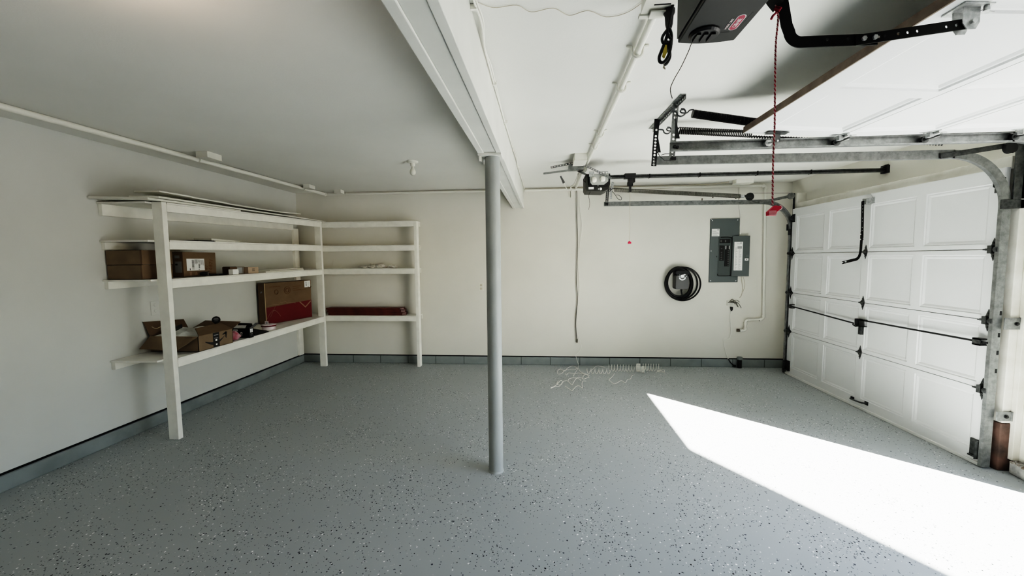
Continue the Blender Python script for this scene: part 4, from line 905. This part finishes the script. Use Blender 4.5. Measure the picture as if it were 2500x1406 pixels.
def sloped(i, x0, x1, y0, y1, lift, t, dz0=0, dz1=0):
    b = B(); return slab(b, x0, x1, y0, y1, zs(i, y0) + lift + t + dz0, zs(i, y1) + lift + t + dz1, t)
G = 'leftover white boards on the top shelf'
b = B(); y0, y1 = 2.955, 3.95
b.hexa([(-3.64, y0 - .02, zs(0, y0) + .020), (-3.155, y0 + .01, zs(0, y0) + .006), (-3.16, y1, zs(0, y1) + .002), (-3.62, y1, zs(0, y1) + .002), (-3.64, y0 - .02, zs(0, y0) + .040), (-3.155, y0 + .01, zs(0, y0) + .024), (-3.16, y1, zs(0, y1) + .016), (-3.62, y1, zs(0, y1) + .016)])
tag(obj('white_board', b, 'sheet', bevel=.002), 'short wide white board sticking out past the near end of the top shelf', 'board', G)
b = B(); y0, y1 = 3.0, 5.55
b.hexa([(-3.36, y0, zs(0, y0) + .030), (-3.135, y0 + .04, zs(0, y0) + .028), (-3.145, y1, zs(0, y1) + .003), (-3.40, y1, zs(0, y1) + .003), (-3.36, y0, zs(0, y0) + .046), (-3.135, y0 + .04, zs(0, y0) + .043), (-3.145, y1, zs(0, y1) + .014), (-3.40, y1, zs(0, y1) + .014)])
tag(obj('white_board', b, 'sheet', bevel=.002), 'long narrow white board lying along the front of the top shelf', 'board', G)
b = B(); pts = [(3.10, .088), (3.4, .078), (3.8, .066), (4.2, .058), (4.6, .056), (5.0, .066)]
for (a, la), (c, lc) in zip(pts, pts[1:]):
    b.hexa([(-3.42, a, zs(0, a) + la), (-3.19, a, zs(0, a) + la - .003), (-3.17, c, zs(0, c) + lc - .003), (-3.42, c, zs(0, c) + lc), (-3.42, a, zs(0, a) + la + .011), (-3.19, a, zs(0, a) + la + .008), (-3.17, c, zs(0, c) + lc + .008), (-3.42, c, zs(0, c) + lc + .011)])
bmesh.ops.remove_doubles(b.b, verts=b.b.verts[:], dist=.0005)
tag(obj('white_board', b, 'sheet'), 'warped thin white board resting on top of the others on the top shelf', 'board', G)
b = B(); slab(b, -3.60, -3.44, 3.9, 5.2, zs(0, 3.9) + .060, zs(0, 5.2) + .062, .058)
tag(obj('white_board', b, 'sheet'), 'thick white board at the wall side of the top shelf under the warped one', 'board', G)

# second shelf
tag(obj('dark_sheet', sloped(1, -3.44, -3.17, 3.42, 3.60, .001, .010), 'black'), 'thin black sheet lying on the second shelf down', 'sheet')
b = sloped(1, -3.36, -3.168, 3.61, 3.86, .001, .008); 
b.hexa([(-3.38, 3.60, zs(1, 3.6) + .016), (-3.18, 3.58, zs(1, 3.6) + .012), (-3.19, 3.95, zs(1, 3.95) + .010), (-3.38, 3.95, zs(1, 3.95) + .010), (-3.38, 3.60, zs(1, 3.6) + .034), (-3.18, 3.58, zs(1, 3.6) + .030), (-3.19, 3.95, zs(1, 3.95) + .018), (-3.38, 3.95, zs(1, 3.95) + .018)])
tag(obj('paper_pad', b, 'sheet'), 'pale scraps of board beside the black sheet on the second shelf down', 'board', kind='stuff')

# third shelf: cartons
def carton(label, x0, x1, y0, y1, z0, z1, m='card', group='shipping cartons', cat='carton'):
    t = thing('cardboard_box', label, cat, ((x0 + x1) / 2, (y0 + y1) / 2, z0), group)
    obj('carton_body', B().box(x0, x1, y0, y1, z0, z1), m, t, bevel=.003)
    return t
z3 = zs(2, 3.03)
t = carton('flat plain brown carton, lower of the two stacked on the third shelf', -3.640, -3.325, 3.03, 3.30, z3 + .005, z3 + .122)
obj('tape', B().box(-3.34, -3.324, 3.0292, 3.301, z3 + .005, z3 + .1225), 'cardb', t)
t = carton('flat plain brown carton, upper of the two stacked on the third shelf', -3.645, -3.318, 3.03, 3.30, z3 + .126, z3 + .245)
obj('tape', B().box(-3.335, -3.317, 3.0292, 3.301, z3 + .126, z3 + .2455), 'cardb', t)
z3 = zs(2, 3.75) + .001
t = carton('brown carton with a big white shipping label on the third shelf', -3.63, -3.300, 3.385, 3.750, z3, 1.622, 'cardb')
lb = obj('shipping_label', B().box(-3.300, -3.2985, 3.420, 3.612, 1.448, 1.560), 'white', t)
pr = B(); random.seed(2); xx = -3.2982
def dashx(b, y0, y1, z0, z1): b.face([(xx, y0, z0), (xx, y1, z0), (xx, y1, z1), (xx, y0, z1)])
for k in range(18): dashx(pr, 3.474, 3.498, 1.458 + k * .0051, 1.458 + k * .0051 + random.choice((.0015, .003, .004)))
for k in range(15): dashx(pr, 3.545, 3.560, 1.470 + k * .0055, 1.470 + k * .0055 + random.choice((.002, .003, .004)))
for k in range(6): dashx(pr, 3.504 + k * .006, 3.507 + k * .006, 1.505 + .006 * (k % 3), 1.553)
for k in range(5): dashx(pr, 3.566 + k * .008, 3.569 + k * .008, 1.495 + .008 * (k % 2), 1.548)
dashx(pr, 3.448, 3.456, 1.452, 1.470); dashx(pr, 3.545, 3.553, 1.455, 1.462)
obj('label_print', pr, 'ink', lb)
sy = B(); xx = -3.2992
for y in (3.450, 3.464): sy.prism([(xx, y - .004, 1.405), (xx, y + .004, 1.405), (xx, y + .004, 1.432), (xx, y + .007, 1.432), (xx, y, 1.441), (xx, y - .007, 1.432), (xx, y - .004, 1.432)], (.0006, 0, 0))
sy.prism([(xx, 3.50, 1.408), (xx, 3.532, 1.408), (xx, 3.530, 1.416), (xx, 3.520, 1.438), (xx, 3.512, 1.438), (xx, 3.502, 1.416)], (.0006, 0, 0))
sy.prism([(xx, 3.56, 1.428), (xx, 3.567, 1.412), (xx, 3.585, 1.412), (xx, 3.592, 1.428)], (.0006, 0, 0))
obj('care_symbols', sy, 'pale', t)
text('handwriting', '16871', .055, 'cardp', (-3.2992, 3.685, 1.49), (0, .2, 1), (0, -1, .2), t)
text('handwriting', '41', .05, 'cardp', (-3.2992, 3.637, 1.475), (0, .25, 1), (0, -1, .25), t)
sl = obj('side_label', B().box(-3.382, -3.316, 3.3838, 3.385, 1.432, 1.535).box(-3.38, -3.333, 3.3838, 3.385, 1.565, 1.590), 'grey', t)
obj('label_print', B().box(-3.378, -3.355, 3.3832, 3.3838, 1.500, 1.515), 'ink', sl)
# small things on the third shelf
z = zs(2, 3.56) + .001
t = thing('camera', 'small black round gadget lying in front of the labelled carton', 'gadget', (-3.2, 3.53, z))
obj('gadget_body', B().lathe([(0, -.03), (.016, -.028), (.022, -.012), (.022, .012), (.014, .028), (0, .03)], (-3.225, 3.52, z + .024), (1, .4, 0), 16), 'black', t, smooth=True)
obj('lens', B().lathe([(0, 0), (.013, 0), (.013, .004), (0, .006)], (-3.198, 3.531, z + .024), (1, .4, 0), 14), 'toggle', t, smooth=True)
b = B().tube(smoothpath([(-3.24, 3.60, z + .010), (-3.22, 3.66, z + .012), (-3.25, 3.71, z + .011), (-3.22, 3.78, z + .010)], 5), .0085, 8).tube([(-3.24, 3.60, z + .018), (-3.27, 3.59, z + .040), (-3.26, 3.62, z + .045)], .004, 5)
tag(obj('strap', b, 'black', smooth=True), 'curled black strap beside the round gadget on the third shelf', 'strap')
z = zs(2, 3.88) + .001
t = thing('charger_block', 'small white cube charger on the third shelf front', 'charger', (-3.19, 3.84, z))
obj('block', B().box(-3.215, -3.165, 3.800, 3.878, z, z + .055), 'white', t, bevel=.004)
obj('plug_pins', B().tube([(-3.19, 3.878, z + .045), (-3.19, 3.895, z + .040), (-3.19, 3.905, z + .030)], .004, 6), 'white', t)
z = zs(2, 4.04) + .001
t = thing('printed_box', 'small dark printed carton behind the white charger', 'carton', (-3.26, 3.94, z))
obj('carton_body', B().box(-3.31, -3.225, 3.835, 4.035, z, z + .075), 'cardd', t, bevel=.002)
obj('picture_panel', B().box(-3.225, -3.2242, 3.93, 4.005, z + .006, z + .070).box(-3.225, -3.2242, 4.012, 4.018, z + .004, z + .072), 'grey', t)
obj('black_top', B().box(-3.305, -3.230, 3.84, 3.93, z + .075, z + .079), 'black', t)
z = zs(2, 4.21) + .001
t = thing('tan_box', 'small tan carton with two lines of print on the third shelf', 'carton', (-3.24, 4.13, z))
obj('carton_body', B().box(-3.30, -3.195, 4.050, 4.205, z, z + .068), 'tan', t, bevel=.002)
xx = -3.1945; pb = B()
for k in range(4):
    dashx(pb, 4.108 + k * .010, 4.115 + k * .010, z + .042, z + .050); dashx(pb, 4.108 + k * .010, 4.115 + k * .010, z + .024, z + .032)
obj('print', pb, 'ink', t)
b = sloped(2, -3.36, -3.18, 4.30, 5.02, .001, .012); slab(b, -3.42, -3.24, 4.45, 5.10, zs(2, 4.45) + .024, zs(2, 5.1) + .030, .010)
tag(obj('white_board', b, 'sheete'), 'narrow white board lying towards the corner of the third shelf', 'board')

# bottom shelf: open carton with curved arrow print
zb = zs(3, 3.712) + .0015
X0, X1, Y0, Y1, ZT = -3.61, -3.135, 3.312, 3.712, .853
t = thing('open_box', 'open brown delivery carton with black arrow print and torn flaps', 'carton', ((X0 + X1) / 2, 3.5, zb), 'shipping cartons')
w_ = .004; b = B()
b.box(X0, X1, Y0, Y1, zb, zb + w_).box(X1 - w_, X1, Y0, Y1, zb, ZT).box(X0, X0 + w_, Y0, Y1, zb, ZT).box(X0, X1, Y0, Y0 + w_, zb, ZT).box(X0, X1, Y1 - w_, Y1, zb, ZT)
obj('carton_body', b, 'card', t)
def flap(a, c, e, f, th=.004):
    b = B(); n = (V(c) - V(a)).cross(V(f) - V(a)).normalized() * th
    b.prism([a, c, e, f], n); return b
obj('flap', flap((X0, Y0, ZT), (X1, Y0, ZT), (X1 - .115, Y0 - .105, ZT - .105), (X0 + .01, Y0 - .11, ZT - .092)), 'card', t)
obj('flap', flap((X1, Y0 + .01, ZT), (X1, Y1, ZT), (X1 - .14, Y1 + .02, ZT + .055), (X1 - .15, Y0 + .13, ZT + .048)), 'cardb', t)
obj('flap', flap((X0 + .04, Y1, ZT), (X1, Y1, ZT), (X1 - .005, Y1 + .12, ZT + .052), (X0 + .06, Y1 + .14, ZT + .060)), 'cardb', t)
fb = obj('flap', flap((X0, Y0, ZT), (X0, Y1, ZT), (X0 - .03, Y1 - .02, ZT + .10), (X0 - .035, Y0 - .02, ZT + .135)), 'cardd', t)
obj('torn_edge', B().tube(smoothpath([(X0 + .006, Y0 + .02, ZT + .085), (X0 + .004, Y0 + .06, ZT + .062), (X0 + .008, Y0 + .11, ZT + .072), (X0 + .006, Y0 + .17, ZT + .074)], 5), .003, 5), 'carde', fb)
# printed arrow and tape on the front
xx = X1 + .0008
def fp(y, z): return (xx, y, z)
ar_ = B(); n = 16; lo, hi = [], []
for i in range(n + 1):
    s = i / n; y = 3.385 + .225 * s; zc = .792 - .052 * math.sin(PI * (s * .86 + .03)) + .030 * s; wd = .003 + .010 * math.sin(PI * min(1, s * 1.05 + .02))
    lo.append(fp(y, zc - wd)); hi.append(fp(y, zc + wd))
for i in range(n): ar_.face([lo[i], lo[i + 1], hi[i + 1], hi[i]])
ar_.face([fp(3.580, .822), fp(3.596, .816), fp(3.640, .835), fp(3.628, .845)]); ar_.face([fp(3.628, .845), fp(3.640, .835), fp(3.630, .775), fp(3.618, .795)]); ar_.face([fp(3.600, .826), fp(3.628, .845), fp(3.640, .838), fp(3.62, .815)])
obj('arrow_print', ar_, 'ink', t)
xx = X1 + .0014; tp = B(); tp.face([fp(3.472, zb + .002), fp(3.545, zb + .002), fp(3.545, ZT + .001), fp(3.472, ZT + .001)])
tpo = obj('black_tape', tp, 'ink', t)
xx = X1 + .002; tw = B()
for y0, y1, z0, z1 in ((3.498, 3.518, .775, .792), (3.500, 3.518, .735, .748)): tw.face([fp(y0, z0), fp(y1, z0), fp(y1, z1), fp(y0, z1)])
obj('tape_mark', tw, 'white', tpo)
tw = B()
for y0, y1, z0, z1 in ((3.482, 3.535, .828, .834), (3.485, 3.530, .800, .805), (3.484, 3.534, .713, .717)): tw.face([fp(y0, z0), fp(y1, z0), fp(y1, z1), fp(y0, z1)])
obj('tape_print', tw, 'grey', tpo)
# paper inside
pp = B(); random.seed(21); NX, NY = 10, 9; gv = {}
for i in range(NX):
    for j in range(NY):
        x = X0 + .012 + (X1 - X0 - .03) * i / (NX - 1); y = Y0 + .012 + (Y1 - Y0 - .03) * j / (NY - 1)
        e = 1 if 0 < i < NX - 1 and 0 < j < NY - 1 else 0
        gv[i, j] = pp.b.verts.new((x, y, (.846 if i < 6 else .836) + e * (random.uniform(-.014, .026) + .04 * (1 - i / NX))))
for i in range(NX - 1):
    for j in range(NY - 1): pp.b.faces.new([gv[i, j], gv[i + 1, j], gv[i + 1, j + 1], gv[i, j + 1]])
tag(obj('packing_paper', pp, 'paper'), 'crumpled pale packing paper filling the open delivery carton', 'paper', kind='stuff')
b = B().prism([(-3.49, 3.40, .895), (-3.44, 3.405, .893), (-3.425, 3.46, .915), (-3.46, 3.49, .940), (-3.50, 3.45, .918)], (.004, -.006, -.006))
tag(obj('black_wrapper', b, 'black'), 'crumpled black wrapper poking out of the open delivery carton', 'wrapper')
t = thing('hang_tag', 'round black plastic tag standing upright behind the open delivery carton', 'tag', (-3.33, 3.735, .86))
obj('disc', B().lathe([(0, -.003), (.036, -.003), (.036, .003), (0, .003)], (-3.33, 3.742, .940), (.55, -.83, 0), 24), 'black', t)
obj('stem', B().box(-3.347, -3.313, 3.738, 3.746, .855, .915), 'black', t)
tx = V((.83, .55, 0)); o_ = V((-3.33, 3.742, .940)) + V((.55, -.83, 0)) * .0035
bb = B()
for dz, hw_ in ((.012, .018), (.002, .022), (-.012, .015)):
    bb.face([o_ - tx * hw_ + V((0, 0, dz)), o_ + tx * hw_ + V((0, 0, dz)), o_ + tx * hw_ + V((0, 0, dz + .004)), o_ - tx * hw_ + V((0, 0, dz + .004))])
obj('tag_print', bb, 'grey', t)
# black box, bag, pouch, spool
zb = zs(3, 3.95) + .001
t = thing('black_box', 'small open black carton with white labels on the bottom shelf', 'carton', (-3.21, 3.95, zb))
b = B(); b.box(-3.315, -3.125, 3.925, 3.985, zb, zb + .105); obj('carton_body', b, 'black', t)
obj('flap', flap((-3.315, 3.985, zb + .105), (-3.125, 3.985, zb + .105), (-3.15, 4.0, zb + .145), (-3.30, 4.0, zb + .150), .002), 'black', t)
obj('inner_flap', flap((-3.315, 3.925, zb + .106), (-3.17, 3.925, zb + .106), (-3.18, 3.96, zb + .130), (-3.30, 3.96, zb + .128), .0015), 'paper', t)
obj('flap', flap((-3.125, 3.925, zb + .105), (-3.125, 3.985, zb + .105), (-3.09, 4.03, zb + .15), (-3.10, 3.99, zb + .155), .002), 'toggle', t)
fl = B(); fl.box(-3.305, -3.255, 3.9242, 3.925, zb + .072, zb + .092); fl.box(-3.225, -3.205, 3.9242, 3.925, zb + .040, zb + .062); fl.box(-3.125, -3.1242, 3.937, 3.953, zb + .058, zb + .096); fl.box(-3.125, -3.1242, 3.957, 3.973, zb + .058, zb + .096)
fo = obj('white_label', fl, 'white', t)
obj('label_print', B().box(-3.30, -3.262, 3.9237, 3.9242, zb + .079, zb + .083).box(-3.221, -3.209, 3.9237, 3.9242, zb + .046, zb + .056), 'ink', fo)
obj('small_print', B().box(-3.125, -3.1242, 3.94, 3.97, zb + .040, zb + .044).box(-3.125, -3.1242, 3.945, 3.965, zb + .025, zb + .029).box(-3.25, -3.20, 3.9242, 3.925, zb + .028, zb + .033), 'grey', t)
def blob(c, r, seed, n=3, amp=.25, flat=1.0):
    b = B(); bmesh.ops.create_icosphere(b.b, subdivisions=n, radius=1.0); rnd = random.Random(seed)
    ph = [(rnd.uniform(2, 6), rnd.uniform(2, 6), rnd.uniform(2, 6), rnd.uniform(0, 6)) for _ in range(6)]
    for v in b.b.verts:
        d = sum(math.sin(v.co.x * p[0] + v.co.y * p[1] + v.co.z * p[2] + p[3]) for p in ph) / 6
        v.co *= 1 + amp * d
        v.co = V((c[0] + v.co.x * r[0], c[1] + v.co.y * r[1], c[2] + max(v.co.z, -.92) * r[2]))
    return b
zb = zs(3, 3.87) + .002
tag(obj('plastic_bag', blob((-3.22, 3.80, zb + .050), (.085, .055, .054), 4), 'pink', smooth=True), 'clear plastic bag with pink print beside the open delivery carton', 'bag')
zb = zs(3, 4.27) + .001
b = B().hexa([(-3.33, 4.06, zb), (-3.15, 4.04, zb), (-3.145, 4.27, zb), (-3.32, 4.26, zb), (-3.32, 4.07, zb + .085), (-3.20, 4.06, zb + .075), (-3.17, 4.24, zb + .022), (-3.31, 4.25, zb + .035)])
tag(obj('black_pouch', b, 'black', bevel=.006), 'flat black pouch slumped next to the small black carton', 'pouch')
zb = zs(3, 4.42) + .001
t = thing('ribbon_spool', 'white spool with a red band behind the black pouch', 'spool', (-3.27, 4.42, zb))
obj('spool_body', B().lathe([(0, 0), (.070, 0), (.070, .034), (.078, .036), (.078, .060), (.070, .062), (0, .062)], (-3.27, 4.42, zb), n=32), 'spool', t, smooth=True)
obj('red_band', B().lathe([(.0785, .037), (.0795, .040), (.0795, .050), (.0785, .053)], (-3.27, 4.42, zb), n=32), 'red', t, smooth=True)
tgo = obj('tag', B().box(-3.30, -3.255, 4.398, 4.400, zb + .062, zb + .100), 'spool', t)
obj('tag_logo', B().box(-3.292, -3.265, 4.397, 4.398, zb + .068, zb + .090), 'grey', tgo)
# big carton standing on edge
N_ = V((-3.500, 4.690, 0)); F_ = V((-3.292, 5.345, 0)); ud = (F_ - N_); Lg = ud.length; ud.normalize(); bd_ = V((-ud.y, ud.x, 0)); dp = .125
zb = zs(3, 4.7) + .002; ht = .525; slope = V((0, 0, (ZF[3] - ZN[3]) / 2.45 * ud.y))
Uv = ud + slope
t = thing('big_box', 'large brown and red carton standing on edge on the bottom shelf', 'carton', ((N_ + F_) / 2 + V((0, 0, zb))), 'shipping cartons')
O_ = N_ + V((0, 0, zb)); upv = V((0, 0, 1))
obj('carton_body', B().obox(O_, Uv * Lg, bd_ * dp, upv * ht), 'cardb', t, bevel=.003)
def fq(u, z, o): return O_ + Uv * u + upv * z - bd_ * o
rp_ = B(); rp_.face([fq(.012, .004, .001), fq(Lg - .003, .004, .001), fq(Lg - .003, .245, .001), fq(Lg * .62, .235, .001), fq(.012, .215, .001)])
rpo = obj('red_panel', rp_, 'red', t)
ch_ = B(); ch_.face([fq(Lg - .20, .235, .0016), fq(Lg - .185, .240, .0016), fq(Lg - .105, .165, .0016), fq(Lg - .105, .145, .0016)]); ch_.face([fq(Lg - .105, .145, .0016), fq(Lg - .105, .165, .0016), fq(Lg - .02, .235, .0016), fq(Lg - .01, .225, .0016)])
ch_.tube([fq(.012 + .01 * k, .07 + .10 * math.sin(k * .16), .002) for k in range(20)], .0018, 4); ch_.tube([fq(.06 + .009 * k, .09 + .016 * k, .002) for k in range(11)], .0016, 4)
obj('panel_lines', ch_, 'pale', rpo)
obj('scallop_print', B().tube(smoothpath([fq(u, .222 + .022 * abs(math.sin(u * 14)) + (.03 if .2 < u < .3 else 0), .001) for u in [.03 + .025 * k for k in range(17)]], 3), .002, 4), 'pale', t)
pb = B()
def rq(u0, u1, z0, z1, o=.001): pb.face([fq(u0, z0, o), fq(u1, z0, o), fq(u1, z1, o), fq(u0, z1, o)])
for k in range(7): rq(.07 + k * .022, .085 + k * .022, .468, .480)
for k in range(3): rq(.40, .52 - .03 * (k % 2), .400 + k * .026, .406 + k * .026)
rq(.44, .60, .398, .402); rq(.60, .602, .398, .46)
pb.tube([fq(.158 + .026 * math.cos(a), .402 + .030 * math.sin(a), .001) for a in [2 * PI * i / 8 for i in range(8)]], .006, 4, closed=True)
pb.tube([fq(.315 + .045 * math.cos(a), .412 + .048 * math.sin(a), .001) for a in [2 * PI * i / 16 for i in range(16)]], .004, 4, closed=True)
pb.tube([fq(.315 + .024 * math.cos(a), .412 + .026 * math.sin(a), .001) for a in [2 * PI * i / 12 for i in range(12)]], .006, 4, closed=True)
pb.tube([fq(.665 + .022 * math.cos(a), .44 + .026 * math.sin(a), .001) for a in [PI + PI * i / 8 for i in range(9)]], .004, 4)
obj('box_print', pb, 'cardp', t)
wl = B(); wl.face([fq(Lg - .105, .428, .0014), fq(Lg - .012, .428, .0014), fq(Lg - .012, .518, .0014), fq(Lg - .105, .518, .0014)])
wlo = obj('white_label', wl, 'white', t)
il = B(); 
for k in range(4): il.face([fq(Lg - .085, .445 + k * .016, .002), fq(Lg - .070, .445 + k * .016, .002), fq(Lg - .070, .454 + k * .016, .002), fq(Lg - .085, .454 + k * .016, .002)])
il.face([fq(Lg - .045, .448, .002), fq(Lg - .041, .448, .002), fq(Lg - .041, .505, .002), fq(Lg - .045, .505, .002)])
obj('label_print', il, 'ink', wlo)
eb = B(); eb.obox(O_ - bd_ * .0008 - ud * .0008, ud * .006, bd_ * .006, upv * ht); obj('worn_edge', eb, 'carde', t)
sl = B(); e_ = lambda d, z, o=.0012: O_ - ud * o + bd_ * d + upv * z
sl.face([e_(.045, .405), e_(.075, .395), e_(.078, .415), e_(.048, .425)]); obj('side_label', sl, 'grey', t)

# back unit: planks and bags of fixings
Gp = 'red brown planks on the bottom corner shelf'
names = ['lowest of the five stacked red brown planks on the bottom corner shelf', 'second from the bottom of the five stacked red brown planks', 'middle of the five stacked red brown planks', 'second from the top of the five stacked red brown planks', 'topmost of the five stacked red brown planks on the bottom corner shelf']
p0 = None
for k in range(5):
    if p0 is None:
        b = B(); b.prism([(-3.12, 5.462, 0), (-2.02, 5.462, 0), (-1.975, 5.50, 0), (-2.0, 5.62, 0), (-3.12, 5.62, 0)], (0, 0, .0205))
        p0 = tag(obj('plank', b, 'plank', bevel=.002), names[0], 'plank', Gp); p0.location.z = ZB[3] + .001; o = p0
    else:
        o = p0.copy(); COL.objects.link(o); o['label'] = names[k]; o.location = p0.location + V((-.008 * k + (.010 if k % 2 else 0), .002 * (k % 2), .0215 * k)); o.rotation_euler.z = .004 * (k % 3)
Gb = 'small bags of fixings on the corner shelf'
for k, (x, y, sx, sy, sz, lab) in enumerate(((-2.57, 5.50, .075, .035, .020, 'flat clear bag of fixings at the left of the row on the corner shelf'), (-2.45, 5.49, .055, .035, .024, 'plump clear bag of fixings, second in the row on the corner shelf'), (-2.33, 5.485, .060, .035, .032, 'biggest pale bag of fixings in the middle of the corner shelf'), (-2.15, 5.50, .065, .030, .026, 'clear bag of fixings at the right of the row on the corner shelf'))):
    tag(obj('fixings_bag', blob((x, y, ZB[2] + sz * .92 + .002), (sx, sy, sz), 30 + k, 3, .4), 'bagc', smooth=True), lab, 'bag', Gb)
b = B().tube(smoothpath([(-2.50, 5.52, ZB[2] + .065), (-2.42, 5.51, ZB[2] + .058), (-2.35, 5.50, ZB[2] + .050), (-2.24, 5.51, ZB[2] + .016)], 4), .011, 7)
tag(obj('fixings_bag', b, 'bagc', smooth=True), 'long thin clear packet lying across the other bags of fixings', 'bag', Gb)
